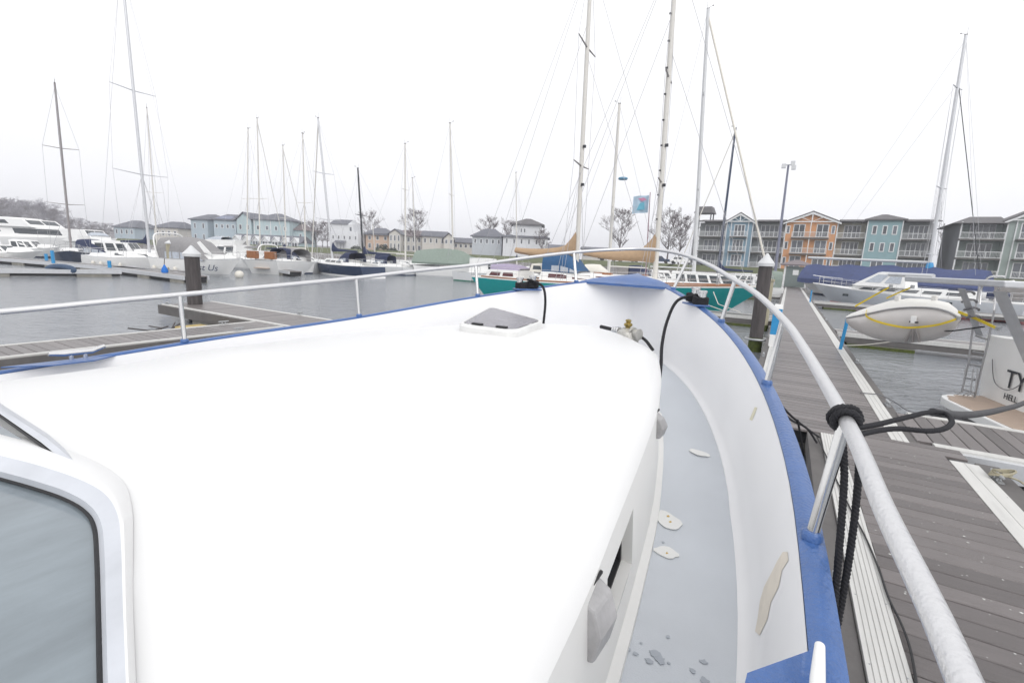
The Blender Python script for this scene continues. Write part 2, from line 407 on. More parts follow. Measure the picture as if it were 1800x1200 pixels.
# junction planks + main walkway
w = pontoon('walkway', 'long grey plank walkway with white edges running away to the gate on the bank', 0, 0, 0, 0)
plank_run(w, 'x', 6.935, 7.28, -2.0, 0.16)
plank_run(w, 'x', 7.28, 72.0, -1.348, 0.03, limit=18.0)
for b0, b1 in ((1.352, 1.53), (-0.21, -0.034)):
    a = 7.20
    while a < 72:
        q = min(72, a + 6.0); mb = MB(); ribbed(mb, a, q - 0.012, ZP + 0.006, -b1, -b0, 2); mb.build('edge_band', bandm, w); a = q
for b0, b1 in ((1.535, 1.66), (-0.34, -0.215)):
    mb = MB(); slab(mb, 7.0, 72, b0, b1, ZP - 0.22, ZP - 0.02); mb.build('edge_beam', beam, w)
mb = MB(); slab(mb, 7.0, 72, -.19, 1.5, ZP - 0.2, ZP - 0.045); mb.build('frame', black, w)
for i in range(13):
    a = 8.4 + i * 5; mb = MB(); slab(mb, a - 1.1, a + 1.1, -.3, 1.62, -0.25, ZP - 0.2); mb.build('float', concrete, w, bevel=0.02)
for a, b in ((9.2, 1.6), (13.2, 1.6), (17.8, 1.6), (24, 1.6), (12.5, -.28), (16.2, -.28)): inst('cleat', CLEAT, w, (a, -b, ZP - 0.018), R(3))
# right-hand finger in front of the sailing yacht
f = pontoon('finger_pontoon', 'wet brown plank finger pontoon reaching to the stern platform of the white yacht', 0, 0, 0, 0)
plank_run(f, 'y', -12.0, -1.69, 7.38, 8.70, pitch=0.17)
for a0, a1 in ((7.24, 7.375), (8.705, 8.84)):
    mb = MB(); ribbed(mb, -12, -1.78, ZP + 0.006, a0, a1, 1, axis='y'); mb.build('edge_band', bandm, f)
    mb = MB(); mb.bb(a0 - (.08 if a0 < 8 else -.005), a1 + (-.005 if a0 < 8 else .08), -12, -1.78, ZP - 0.25, ZP - 0.02); mb.build('edge_beam', greywhite if a0 > 8 else alu, f)
mb = MB(); mb.bb(7.3, 8.78, -12, -1.68, ZP - 0.2, ZP - 0.05); mb.build('frame', black, f)
for b in (5.2, 10.5):
    mb = MB(); mb.bb(7.25, 8.83, -b - .8, -b + .8, -.25, ZP - .2); mb.build('float', concrete, f, bevel=0.02)
# left finger, and the cross pontoon it joins, ahead of the bow
lf = pontoon('finger_pontoon', 'narrow grey plank finger with white edges on the far side of the white cruiser', 0, 0, 0, 0)
plank_run(lf, 'x', -6, 7.42, 11.08, 12.16)
for b0, b1 in ((-11.07, -10.98), (-12.26, -12.17)):
    mb = MB(); mb.bb(-6, 7.42, -b0, -b1, ZP - 0.10, ZP + 0.012); mb.build('edge_band', bandm, lf, bevel=0.01)
for b0, b1 in ((-10.97, -10.9), (-12.34, -12.27)):
    mb = MB(); mb.bb(-6, 7.42, -b0, -b1, ZP - 0.28, ZP - 0.02); mb.build('edge_beam', beam, lf)
mb = MB(); mb.bb(-6, 7.42, 11.0, 12.24, ZP - 0.2, ZP - 0.05); mb.build('frame', black, lf)
for a in (-3, 1.0, 5.0):
    mb = MB(); mb.bb(a - .9, a + .9, 10.97, 12.3, -.25, ZP - .2); mb.build('float', concrete, lf)
for a, y in ((2.15, 12.22), (1.9, 11.03), (6.3, 11.03), (6.6, 12.22)): inst('cleat', CLEAT, lf, (a, y, ZP + 0.012), 0)
cp = pontoon('cross_pontoon', 'broad grey plank pontoon with a dark capped pile at its end, behind the rail', 0, 0, 0, 0)
plank_run(cp, 'y', 5.0, 17.45, 7.62, 8.98)
for a0, a1 in ((7.50, 7.61), (8.99, 9.10)):
    mb = MB(); mb.bb(a0, a1, 5.0, 17.45, ZP - 0.10, ZP + 0.012); mb.build('edge_band', bandm, cp, bevel=0.01)
for a0, a1 in ((7.42, 7.49), (9.11, 9.19)):
    mb = MB(); mb.bb(a0, a1, 5.0, 17.5, ZP - 0.3, ZP - 0.02); mb.build('edge_beam', beam, cp)
mb = MB(); mb.bb(7.51, 9.09, 5.0, 17.44, ZP - 0.2, ZP - 0.05); mb.build('frame', black, cp)
for b in (7, 10.5, 14.6):
    mb = MB(); mb.bb(7.5, 9.1, b - 1, b + 1, -.25, ZP - .2); mb.build('float', concrete, cp)
inst('cleat', CLEAT, cp, (9.05, 12.6, ZP + 0.012), R(90)); inst('cleat', CLEAT, cp, (7.55, 17.2, ZP + 0.012), R(90))
# yellowed straw-coloured float showing under the left finger
mb = MB(); mb.bb(6.5, 7.2, 13.2, 14.5, -.1, 0.16); tag(mb.build('float_block', mat('yellow_foam', (0.42, 0.32, 0.13), 0.95, var=0.4, scale=8, bump=1, bscale=20), None, bevel=0.03), 'straw coloured foam float lying in the corner of the two left pontoons', 'float')
bpy.context.view_layer.update()
o = [q for q in bpy.data.objects if q.name == 'float_block'][0]; o.rotation_euler = (0, 0, RZP)
mb = MB()
for i in range(10):
    x = random.uniform(6.1, 6.9); y = random.uniform(14.3, 15.3); mb.tube([(x, y, .02), (x + random.uniform(-.6, .6), y + random.uniform(-.5, .5), random.uniform(.04, .2))], .02, 5)
o = mb.build('driftwood', timber); o.rotation_euler = (0, 0, RZP); tag(o, 'dark tangle of driftwood floating beside the straw coloured foam float', 'driftwood')

# pontoons further up the walkway (left side) where the teal ketch lies, and on the right
def finger(name, label, a0, a1, b0, b1, floats, group=None, planks=True):
    t = pontoon(name, label, 0, 0, 0, 0, group)
    mb = MB(); mb.bb(a0 + .1, a1 - .1, -b0, -b1, ZP - 0.06, ZP); mb.build('deck', plankm, t)
    for q0, q1 in ((a0, a0 + .095), (a1 - .095, a1)):
        mb = MB(); mb.bb(q0, q1, -b0, -b1, ZP - .12, ZP + .01); mb.build('edge_band', bandm, t)
        mb = MB(); mb.bb(q0 + .02, q1 - .02, -b0, -b1, ZP - .3, ZP - .121); mb.build('edge_beam', beam, t)
    for b in floats:
        mb = MB(); mb.bb(a0 + .05, a1 - .05, -b - .9, -b + .9, -.3, ZP - .06); mb.bb(a0 + .04, a1 - .04, -b - .91, -b + .91, -.3, 0.1, 1); mb.build('float', [concrete, algae], t)
    return t
finger('finger_pontoon', 'weathered finger pontoon on concrete floats below the bow of the teal ketch', 22.4, 23.6, -14, -.36, (-1.4, -5, -9, -13))
finger('finger_pontoon', 'finger pontoon with algae stained concrete float behind the hanging white dinghy', 19.4, 20.5, 1.68, 14, (2.9, 8))
finger('finger_pontoon', 'finger pontoon below the white pilothouse boat with the red waterline', 38.2, 39.6, 1.68, 16, (3.2, 8))
finger('finger_pontoon', 'finger pontoon behind the teal ketch among small white boats', 43, 44.2, -16, -.36, (-2, -8))

# ------------------------------------------------------------------ piles
def pile(label, loc, r, h, m, cap, capcol=greywhite, ring=False, weed=True, n=20, group=None, alg=0.25):
    t = thing('mooring_pile', label, 'pile', loc, random.uniform(0, 3), group)
    base = -loc[2] - 0.6
    mb = MB(); prof = [(r, base), (r, h)]; mb.lathe(prof, n); mb.build('shaft', m, t, 40)
    if weed:
        mb = MB(); mb.lathe([(r * 1.02, base), (r * 1.03, -loc[2] + alg * .6), (r * 1.01, -loc[2] + alg)], n); mb.build('weed_band', algae, t, 40)
    mb = MB(); mb.lathe([(r * 1.22, h - .06), (r * 1.24, h + .03), (r * .55, h + cap * .62), (r * .1, h + cap), (0.001, h + cap)], n); mb.build('cap', capcol, t, 35)
    if ring:
        mb = MB()
        mb.tube([(math.cos(x * math.pi / 12) * (r + .1), math.sin(x * math.pi / 12) * (r + .1), .0) for x in range(24)], .035, 6, closed=True)
        mb.build('guide_ring', galv, t, 40)
    return t
q = ab(8.25, -16.9, ZP); pile('dark timber mooring pile with a white pointed cap at the end of the cross pontoon', q, .215, 1.62, timber, .30, weed=False)
q = ab(15.9, -.62, 0.38); pile('dark timber mooring pile with a white pointed cap beside the walkway', q, .185, 2.22, timber, .32, ring=True, alg=.42)
q = ab(21.5, -.62, 0.3); pile('thin pale mossy timber pile beyond the dark capped pile by the walkway', q, .14, 1.75, palewood, .06, capcol=palewood)
q = onz(302, 482, 0); pile('pale weathered pile with a white domed cap beside the white canopy boat', q, .24, 2.35, palewood, .22)

# service pedestals, blue posts, gate
t = thing('service_pedestal', 'white and sky blue power pedestal on the left edge of the walkway', 'pedestal', ab(14.2, -.13, ZP), RZP)
mb = MB(); mb.bb(-.09, .09, -.11, .11, 0, .32); mb.build('base', white, t, bevel=.01)
mb = MB(); mb.bb(-.088, .088, -.108, .108, .322, 1.0); b_ = mb.build('body', skyblue, t, bevel=.012)
mb = MB(); mb.lathe([(.035, 0), (.04, .02), (.02, .04)], 12, mtx=M.Rotation(R(90), 3, 'Y') @ M.Rotation(R(180), 3, 'X')); s_ = mb.build('socket', black, b_, 40); s_.location = (-.092, 0, .86)
mb = MB(); mb.add([(-.1, -.12, 1.0), (.1, -.12, 1.0), (.1, .12, 1.0), (-.1, .12, 1.0), (-.06, -.08, 1.12), (.06, -.08, 1.12), (.06, .08, 1.12), (-.06, .08, 1.12)],
    [(0, 1, 5, 4), (1, 2, 6, 5), (2, 3, 7, 6), (3, 0, 4, 7), (4, 5, 6, 7), (0, 3, 2, 1)]); mb.build('lid', white, t, bevel=.008)
def bluepost(label, loc, h, lean=0.0):
    t = thing('fender_post', label, 'post', loc, RZP)
    mb = MB(); mb.tube([(0, 0, 0), (0, lean, h)], .04, 10); mb.build('post', skyblue, t, 40)
    mb = MB(); mb.box((0, 0, .004), (.16, .16, .008)); mb.build('base_plate', galv, t)
bluepost('sky blue fender post standing on the right edge of the walkway before the dinghy', ab(15.1, 1.43, ZP), .88, -.05)
bluepost('short sky blue post far up the walkway beside the bow of the pilothouse boat', ab(37, 1.43, ZP), .8)
t = thing('gate', 'grey green gate with white posts closing the far end of the walkway', 'gate', ab(66.5, .66, ZP), RZP)
for y in (-1.15, 1.15): mb = MB(); mb.bb(-.1, .1, y - .1, y + .1, 0, 2.6); mb.build('gate_post', white, t)
mb = MB(); mb.bb(-.05, .05, -1.04, 1.04, .1, 2.5); mb.build('panel', mat('grey_green_paint', (.20, .24, .23), .6), t)
mb = MB(); mb.ext([(-.5, -1.7, 2.61), (.5, -1.7, 2.61), (.5, 1.7, 2.61), (-.5, 1.7, 2.61)], (0, 0, .12)); mb.add([(-.55, -1.8, 2.73), (-.55, 1.8, 2.73), (.55, 1.8, 2.73), (.55, -1.8, 2.73), (-.1, -.2, 3.3), (-.1, .2, 3.3), (.1, .2, 3.3), (.1, -.2, 3.3)], [(0, 1, 5, 4), (1, 2, 6, 5), (2, 3, 7, 6), (3, 0, 4, 7), (4, 5, 6, 7)]); mb.build('roof', mat('mauve_grey_roof', (.24, .21, .22), .8), t)
mb = MB(); mb.bb(-.07, -.055, -.3, .3, 1.5, 2.1); mb.build('notice', white, t)
t = thing('notice_board', 'pale blue grey notice board with a red lifebuoy beside the gate', 'notice board', ab(64.5, 3.0, ZP), RZP)
mb = MB(); mb.bb(-.06, .06, -.9, .9, 0, 2.5); mb.build('board', mat('pale_blue_grey', (.34, .39, .44), .6), t)
mb = MB(); mb.bb(-.075, -.062, -.6, .6, 1.7, 2.2); mb.build('poster', mat('pale_blue_print', (.42, .55, .66), .6), t)
mb = MB(); mb.tube([(-.12, .6 + 1.0 + .3 * math.cos(k * .524), 1.3 + .3 * math.sin(k * .524)) for k in range(12)], .08, 6, closed=True); mb.build('lifebuoy', red, t, 50)

# ------------------------------------------------------------------ our own boat (local x forward, y to port, z up from the water)
TH = R(34.2); BU = V((math.sin(TH), math.cos(TH), 0)); BVv = V((math.cos(TH), -math.sin(TH), 0))
V0 = -1.685; RZ_BOAT = math.pi / 2 - TH
boat = thing('motor_cruiser', 'white motor cruiser filling the foreground, blue capped bulwark, grey side deck and steel bow rail', 'motor boat', BVv * V0, RZ_BOAT)
def bl(u, half, zr): return V((u, half, zr + EYE))       # half>0 is port; zr is height relative to the eye
hw = smoothtab([(-2.6, 1.74), (-1.2, 1.81), (-.3, 1.825), (.46, 1.80), (1.27, 1.713), (1.85, 1.615), (2.43, 1.472), (2.95, 1.29), (3.44, 1.06), (3.85, .81), (4.28, .48), (4.5, .28), (4.66, .06), (4.68, 0)])
hw = [(u, h + .024 * min(1, max(0, (4.62 - u) / .3))) for u, h in hw]
cz = smoothtab([(-2.6, -.76), (-.3, -.735), (.46, -.70), (1.27, -.634), (2.43, -.53), (3.44, -.371), (3.85, -.30), (4.28, -.219), (4.55, -.178), (4.68, -.16)])
dz = smoothtab([(-2.6, -1.12), (1.8, -1.1), (2.25, -1.07), (2.76, -1.0), (3.5, -.9), (4.1, -.84), (4.7, -.80)])
HW = lambda u: interp(hw, u); CZ = lambda u: interp(cz, u); DZ = lambda u: interp(dz, u)
US = [-2.6 + i * .16 for i in range(40)] + [3.84, 3.95, 4.06, 4.17, 4.28, 4.38, 4.46, 4.54, 4.6, 4.64, 4.67]
US = sorted(set(round(u, 3) for u in US if u < 4.675))
capblue = mat('blue_cap_paint', (0.052, 0.125, 0.33), 0.32, var=0.16, scale=7, bump=0.5, bscale=90, coat=0.2)
bulwm = mat('bulwark_white', (0.86, 0.86, 0.875), 0.4, var=0.03, scale=2.5)
deckm = mat('blue_grey_deck_paint', (0.585, 0.615, 0.655), 0.5, var=0.045, scale=4, bump=0.15, bscale=220)
topm = mat('cabin_top_white', (0.755, 0.755, 0.75), 0.32, var=0.015, scale=2)
sidem = mat('cabin_side_white', (0.77, 0.765, 0.745), 0.42, var=0.04, scale=3, streak=(1, 1, .4))
def bothsides(fn):
    """full run of points round the bow: port aft -> bow -> starboard aft"""
    return [fn(u, 1) for u in US] + [fn(u, -1) for u in reversed(US)]
# caprail: flat board with rounded edges, one run round the bow
CW = 0.05
def nrm(u, s):
    d = (HW(u + .02) - HW(u - .02)) / .04; n = V((-d, 1, 0)); n.normalize(); n.y *= s; return n
def capsec(u, s):
    z = CZ(u) + EYE; c = V((u, s * HW(u), z)); n = nrm(u, s); wv = CW * (1.0 if u < 4.2 else 1.0)
    return [c - n * wv + V((0, 0, -.008)), c - n * wv, c - n * (wv - .012) + V((0, 0, .009)), c - n * .012 + V((0, 0, .009)), c + n * .006, c + n * .008 + V((0, 0, -.06)), c - n * .012 + V((0, 0, -.075))]
mb = MB(); mb.loft(bothsides(capsec)); mb.build('caprail', capblue, boat, 50)
# hull outside
def hullsec(u, s):
    z = CZ(u) + EYE; h = HW(u); out = []
    for k in (0, .12, .3, .55, .8, 1.0, 1.2):
        kk = max(0.0, k - .42); fl = 1 - .06 * kk - (.75 * max(0, (u - 1.2) / 3.5) ** 1.3) * kk ** .8
        zz = lerp(z - .07, -.45, k / 1.2)
        x = u - .5 * kk * max(0, (u - 2.5) / 2.2)
        out.append(V((x, s * max(0.0, h * max(.02, fl) - .012), zz)))
    return out
hullwhite = mat('pale_hull_paint', (0.66, 0.68, 0.72), .35, var=.06)
mb = MB(); mb.loft(bothsides(hullsec), mis=[0, 0, 0, 0, 0, 1]); mb.build('hull', [hullwhite, antif], boat, 40)
# bulwark inside
def bulsec(u, s):
    n = nrm(u, s); c = V((u, s * HW(u), CZ(u) + EYE)) - n * (CW + .001); d = V((u, s * max(0.0, HW(u)), DZ(u) + EYE)) - n * (CW + .048)
    if s * d.y < 0: d.y = 0
    if s * c.y < 0: c.y = 0
    return [c + V((0, 0, -.006)), c.lerp(d, .33), c.lerp(d, .66) , c.lerp(d, .93) , d - n * .022 + V((0, 0, .012)), d - n * .034 + V((0, 0, .004)), d - n * .036 + V((0, 0, -.02))]
mb = MB(); mb.loft(bothsides(bulsec)); mb.build('bulwark', bulwm, boat, 50)
# deck
mb = MB(); secs = []
for u in US:
    h = max(0.02, HW(u) - CW - .075); z = DZ(u) + EYE
    secs.append([V((u, h * k, z + .03 * (1 - k * k))) for k in (1, .6, .2, -.2, -.6, -1)])
mb.loft(secs); mb.build('side_deck', deckm, boat, 40)
# worn stains on the bulwark and patches on the deck: thin paint films with their own ragged outline
def patch(name, m, c, ex, ey, n, k=16, rough=.22, h=.0025):
    """irregular film at c spanned by ex, ey"""
    c = V(c); pts = []
    for i in range(k):
        a = 2 * math.pi * i / k; r = 1 + random.uniform(-rough, rough)
        pts.append(c + V(ex) * math.cos(a) * r + V(ey) * math.sin(a) * r)
    mb = MB(); mb.ext(pts, V(n) * h); return mb.build(name, m, boat)
chalk = mat('white_filler', (0.80, 0.80, 0.78), .6, var=.03); stain = mat('tan_resin_stain', (0.77, 0.71, 0.62), .6, var=.12, scale=14); ochre = mat('ochre_stain', (.60, .42, .12), .7)
def deckpt(px, py, lift=.0):
    """point on the deck seen at a photo pixel, in boat coordinates"""
    z = -1.08
    for _ in range(6):
        q = onz(px, py, EYE + z); u = q.dot(BU); v = q.dot(BVv) - V0
        h = max(.02, HW(u) - CW - .075); z = DZ(u) + .03 * (1 - min(1, (v / h) ** 2))
    return V((u, -v, z + EYE + lift))
for (a, b, c2) in (((1212, 790), (1248, 802), .034), ((1155, 915), (1195, 915), .075), ((1150, 968), (1192, 974), .036)):
    p1, p2 = deckpt(*a, .001), deckpt(*b, .001); d = (p2 - p1) * .5; nn = V((-d.y, d.x, 0)).normalized()
    patch('paint_patch', chalk, (p1 + p2) / 2, d, nn * c2, (0, 0, 1), rough=.14)
for px, py, r in ((1174, 908, .006), (1178, 918, .005), (1172, 973, .004)):
    q = deckpt(px, py, .0036); patch('rust_spot', ochre, q, (r * 1.5, 0, 0), (0, r, 0), (0, 0, 1), 9, .3, .0015)
wet = mat('damp_spot', (0.40, 0.43, 0.475), .5)
for px, py, r in ((1157, 1153, .014), (1150, 1147, .012), (1160, 1160, .012), (1141, 1161, .009), (1101, 1140, .010), (1117, 1149, .006), (1174, 1119, .006), (1237, 1163, .009), (1217, 1178, .008), (1238, 1195, .010), (1166, 953, .005), (1175, 1165, .004), (1127, 1130, .004)):
    q = deckpt(px, py, .001); patch('damp_spot', wet, q, (r, 0, 0), (0, r * 1.15, 0), (0, 0, 1), 11, .35, .0012)
def bulpt(u, k, s=-1, lift=.0014):
    sec = bulsec(u, s); t = k * 3; j = min(2, int(t)); return sec[j].lerp(sec[j + 1], t - j) - nrm(u, s) * lift
def bulpix(px, py):
    best = None
    for i in range(140):
        for k in range(26):
            p = mwB0 @ bulpt(.5 + i * .018, k / 25); d = (px_of(p) - px) ** 2 + (py_of(p) - py) ** 2
            if best is None or d < best[0]: best = (d, .5 + i * .018, k / 25)
    return bulpt(best[1], best[2])
mwB0 = M.Translation(BVv * V0) @ M.Rotation(RZ_BOAT, 4, 'Z')
for pts, m_ in ((((1383, 970), (1376, 985), (1366, 1000), (1354, 1030), (1344, 1055), (1337, 1085), (1331, 1112)), stain), (((1328, 716), (1324, 726), (1319, 738)), mat('pale_yellow_stain', (.70, .67, .52), .6))):
    k_ = len(pts) - 1; wd = 11 if k_ > 3 else 3.5
    L1 = [bulpix(x - wd * (.25 + .75 * math.sin(math.pi * min(1, (i + .4) / (k_ + .8)))) * random.uniform(.8, 1.2), y) for i, (x, y) in enumerate(pts)]
    L2 = [bulpix(x + wd * (.25 + .75 * math.sin(math.pi * min(1, (i + .4) / (k_ + .8)))) * random.uniform(.8, 1.2), y) for i, (x, y) in enumerate(pts)]
    g = MB(); g.loft([L1, L2]); g.build('resin_stain', m_, boat)
# breasthook: blue crowned plate closing the bow
mb = MB(); secs = []
for i in range(9):
    k = i / 8; u = 4.33 + .345 * k; h = max(0.0, HW(u) - .004); zc = .052 * math.sin(min(1, k * 1.35) * math.pi / 2) * 1.0
    secs.append([V((u - .0 + (.03 * (1 - y * y) if i else 0), h * y, CZ(u) + EYE + .012 + zc * (1 - .45 * y * y))) for y in (1, .8, .5, .2, 0, -.2, -.5, -.8, -1)])
aft = [q + V((0, 0, -.022)) for q in secs[0]]
mb.loft([aft] + secs); mb.build('breasthook', capblue, boat, 50)
# cabin: outline of the roof rim
rw = smoothtab([(-1.6, 1.56), (-.2, 1.48), (.60, 1.373), (1.05, 1.303), (1.59, 1.20), (2.0, 1.11), (2.5, .97), (2.96, .811)])
rz_t = smoothtab([(-1.6, -.69), (.60, -.65), (1.05, -.61), (1.59, -.585), (2.0, -.57), (2.96, -.55), (3.7, -.55)])
RIMZ = lambda u: interp(rz_t, u)
def rim_pts():
    pts = []
    for i in range(30): u = -1.6 + 4.56 * i / 29; pts.append((u, interp(rw, u)))
    P0 = pts[-1]
    for (u, h) in ((3.03, .762), (3.13, .68), (3.28, .55), (3.455, .385), (3.55, .235), (3.60, .09), (3.61, 0)): pts.append((u, h))
    return pts
RIM = rim_pts()
def crown(u): return interp([(-1.6, .15), (.6, .14), (1.8, .10), (2.8, .07), (3.61, .02)], u)
def roofsec(u, h):
    out = []
    for y in (1.0, .985, .94, .8, .55, .28, 0, -.28, -.55, -.8, -.94, -.985, -1.0):
        drop = {1.0: -.055, .985: -.022, .94: -.004}.get(abs(y), 0)
        out.append(V((u, h * y, EYE + RIMZ(u) + crown(u) * (1 - y * y) + drop)))
    return out
mb = MB(); secs = [roofsec(u, h) for u, h in RIM if h > 0]
# rounded leading edge
last = RIM[-2]
secs.append([V((3.622, q.y * .9, q.z - .012)) for q in secs[-1]]); secs.append([V((3.628, q.y * .85, q.z - .05)) for q in secs[-1]])
mb.loft(secs); mb.build('cabin_top', topm, boat, 60)
# cabin side with two port light recesses each side
def sidept(u, s, k):     # k 0 rim .. 1 deck
    h = interp(rw, u) if u <= 2.96 else None
    for (a, b), (c, d) in zip(RIM, RIM[1:]):
        if a <= u <= c: h = lerp(b, d, (u - a) / max(1e-6, c - a))
    z0 = EYE + RIMZ(u) - .055; z1 = DZ(u) + EYE + .01
    return V((u, s * (h + .03 * k - .004 + (.028 if k > .93 else 0)), lerp(z0, z1, k)))
WINS = [(.40, .69), (1.02, 1.37)]
def cabin_side(s):
    us = sorted(set([round(-1.6 + i * .19, 3) for i in range(28)] + [w for p in WINS for w in p]))
    us = [u for u in us if u <= 3.605]; ks = [0, .15, .25, .68, .8, .92, .95, 1.0]
    mb = MB(); vs = [sidept(u, s, k) for u in us for k in ks]; n = len(ks); fs = []
    for i in range(len(us) - 1):
        for j in range(n - 1):
            if any(a - 1e-4 <= us[i] and us[i + 1] <= b + 1e-4 for a, b in WINS) and ks[j] in (.25,): continue
            fs.append((i * n + j, i * n + j + 1, (i + 1) * n + j + 1, (i + 1) * n + j))
    mb.add(vs, fs); inn = V((0, -s * .055, 0))
    for a, b in WINS:
        c = [sidept(a, s, .25), sidept(b, s, .25), sidept(b, s, .68), sidept(a, s, .68)]; d = [q + inn for q in c]
        mb.add(c + d, [(i, (i + 1) % 4, 4 + (i + 1) % 4, 4 + i) for i in range(4)])
    mb.build('cabin_side', sidem, boat, 40)
    for a, b in WINS:
        d = [sidept(a, s, .25) + inn * .9, sidept(b, s, .25) + inn * .9, sidept(b, s, .68) + inn * .9, sidept(a, s, .68) + inn * .9]
        ctr = sum(d, V()) / 4; inner = [ctr + (q - ctr) * .9 for q in d]
        m2 = MB(); m2.add(d + inner + [q - inn * .25 for q in d] + [q - inn * .25 for q in inner], [(i, (i + 1) % 4, 4 + (i + 1) % 4, 4 + i) for i in range(4)] + [(8 + i, 8 + (i + 1) % 4, 12 + (i + 1) % 4, 12 + i) for i in range(4)] + [(4 + i, 4 + (i + 1) % 4, 12 + (i + 1) % 4, 12 + i) for i in range(4)])
        fr = m2.build('port_light', black, boat)
        m2 = MB(); m2.add(inner, [(0, 1, 2, 3)]); m2.build('pane', glassdark, fr)
cabin_side(1); cabin_side(-1)
# two angular grey-white vent boxes on the starboard cabin side
ventm = mat('grey_vent_casting', (.36, .355, .36), .45, var=.25, scale=10, bump=.3)
for u, ln in ((.90, .095), (2.06, .07)):
    a = sidept(u, -1, .12); g = MB(); L = ln; hgt = .155 if u < 1 else .11
    prof = [(0, 0), (0, -hgt), (-.042, -hgt * .95), (-.056, -hgt * .5), (-.036, -.02)]
    g.ext([(u - L / 2, a.y + .012 + y, a.z + z + .02) for y, z in prof], (L, 0.0, 0))
    g.build('vent_box', ventm, boat, bevel=.008)
    g = MB(); g.tube([(u - L / 2 - .004, a.y + .01, a.z + .03 - hgt), (u - L / 2 - .006, a.y + .006, a.z + .02), (u + L / 2, a.y + .006, a.z + .03)], .005, 5); g.build('sealant_bead', black, boat, 40)
# hatch on the cabin top: white frame, smoked acrylic with two hinges
def roofz(u, y):
    h = interp(rw, u); return EYE + RIMZ(u) + crown(u) * (1 - min(1, (y / max(.05, h)) ** 2))
def rrect(cx, cy, wx, wy, r, k=5):
    out = []
    for sx, sy, a0 in ((1, 1, 0), (-1, 1, 90), (-1, -1, 180), (1, -1, 270)):
        for i in range(k + 1):
            a = R(a0 + 90 * i / k); out.append((cx + sx * (wx / 2 - r) + r * math.cos(a), cy + sy * (wy / 2 - r) + r * math.sin(a)))
    return out
def roofpt(px, py, lift=0.0):
    z = -.5
    for _ in range(8):
        q = onz(px, py, EYE + z); u = q.dot(BU); v = q.dot(BVv) - V0; z = roofz(u, v) - EYE + lift
    return V((u, -v, z + EYE))
hc = [roofpt(*q, .04) for q in ((805, 571), (905, 582), (956, 566), (862, 552))]
hctr = sum(hc, V()) / 4
def quad_round(c, s, r, z, k=4):
    ctr = sum(c, V()) / 4; c = [ctr + (q - ctr) * s for q in c]; out = []
    for i in range(4):
        p, q, n_ = c[i - 1], c[i], c[(i + 1) % 4]; a = q + (p - q).normalized() * r; b = q + (n_ - q).normalized() * r
        for j in range(k + 1):
            t = j / k; out.append(((1 - t) ** 2 * a + 2 * t * (1 - t) * q + t * t * b))
    return [V((q.x, q.y, z)) for q in out]
zt = max(q.z for q in hc)
g = MB(); g.loft([quad_round(hc, s, .10, z) for s, z in ((1.03, zt - .05), (1.03, zt - .012), (1.0, zt), (.94, zt + .002), (.93, zt - .006))], closed=True)
hat = g.build('hatch', mat('hatch_frame_white', (.70, .70, .69), .4), boat, 35)
g = MB(); g.loft([quad_round(hc, s, .10, z) for s, z in ((1.0, zt - .12), (1.045, zt - .085), (1.045, zt - .075), (1.0, zt - .072))], closed=True); g.build('hatch_shade_ring', mat('olive_grey_shade', (.25, .25, .21), .7), hat, 35)  # dark ring draws the shadow line under the hatch edge
smoke = mat('rain_spotted_smoked_acrylic', (0.18, 0.172, 0.195), .22, var=.55, scale=26, bump=.5, bscale=60)
g = MB(); g.add(quad_round(hc, .90, .08, zt + .001), [tuple(range(20))]); g.build('acrylic', smoke, hat)
for k in (.3, .78):
    q = hc[0].lerp(hc[1], k); q = q.lerp(hctr, .10); d = (hc[1] - hc[0]).normalized(); g = MB()
    g.box((q.x, q.y, zt + .008), (.075, .03, .014), rz=math.atan2(d.y, d.x)); g.build('hinge', black, hat, bevel=.003)
# wheelhouse window at the lower left: raised moulding, recessed glass, second pane beyond
def rp(px, py, zr): q = onz(px, py, EYE + zr); return V((q.dot(BU), -(q.dot(BVv) - V0), zr + EYE))
glassroof = mat('rain_dulled_wheelhouse_glass', (.205, .24, .265), .14, var=.2, scale=3.2, streak=(1, 3, 1), spec=.7)
def crv(pts, l0, l1=None):
    P = catmull([(x, y, 0) for x, y in pts], 5); l1 = l0 if l1 is None else l1; n = len(P)
    return [roofpt(p.x, p.y, lerp(l0, l1, max(0, min(1, (i / n - .35) / .2)))) for i, p in enumerate(P)]
out_ = crv(((-110, 774), (0, 800), (70, 818), (140, 842), (185, 868), (207, 905), (213, 960), (216, 1060), (222, 1215), (226, 1330)), .05, .03)
mid_ = crv(((-110, 799), (0, 828), (62, 845), (118, 864), (158, 888), (178, 920), (184, 975), (186, 1060), (190, 1215), (194, 1330)), .034, .028)
inn_ = crv(((-110, 813), (0, 842), (60, 859), (112, 877), (148, 898), (166, 925), (171, 975), (174, 1060), (178, 1215), (182, 1330)), .012, .012)
top_ = crv(((-110, 758), (0, 788), (70, 806), (140, 828), (192, 857), (214, 898), (219, 960), (221, 1060), (227, 1215), (231, 1330)), .055, .03)
bot_ = crv(((-110, 728), (0, 758), (80, 778), (158, 806), (214, 842), (232, 892), (234, 960), (234, 1060), (240, 1215), (244, 1330)), .001, .001)
g = MB(); g.loft([bot_, top_, out_]); g.build('window_coaming', topm, boat, 60)
g = MB(); g.loft([out_, mid_]); g.loft([mid_, inn_]); wf = g.build('window_frame', mat('pale_blue_white_frame', (.53, .55, .59), .35), boat, 40)
g = MB(); g.tube([q + V((0, 0, .002)) for q in inn_], .0042, 5); g.build('gasket', black, wf, 50)
ip = catmull([(x, y, 0) for x, y in ((-110, 813), (0, 842), (60, 859), (112, 877), (148, 898), (166, 925), (171, 975), (174, 1060), (178, 1215), (182, 1330))], 5); n_i = len(ip)
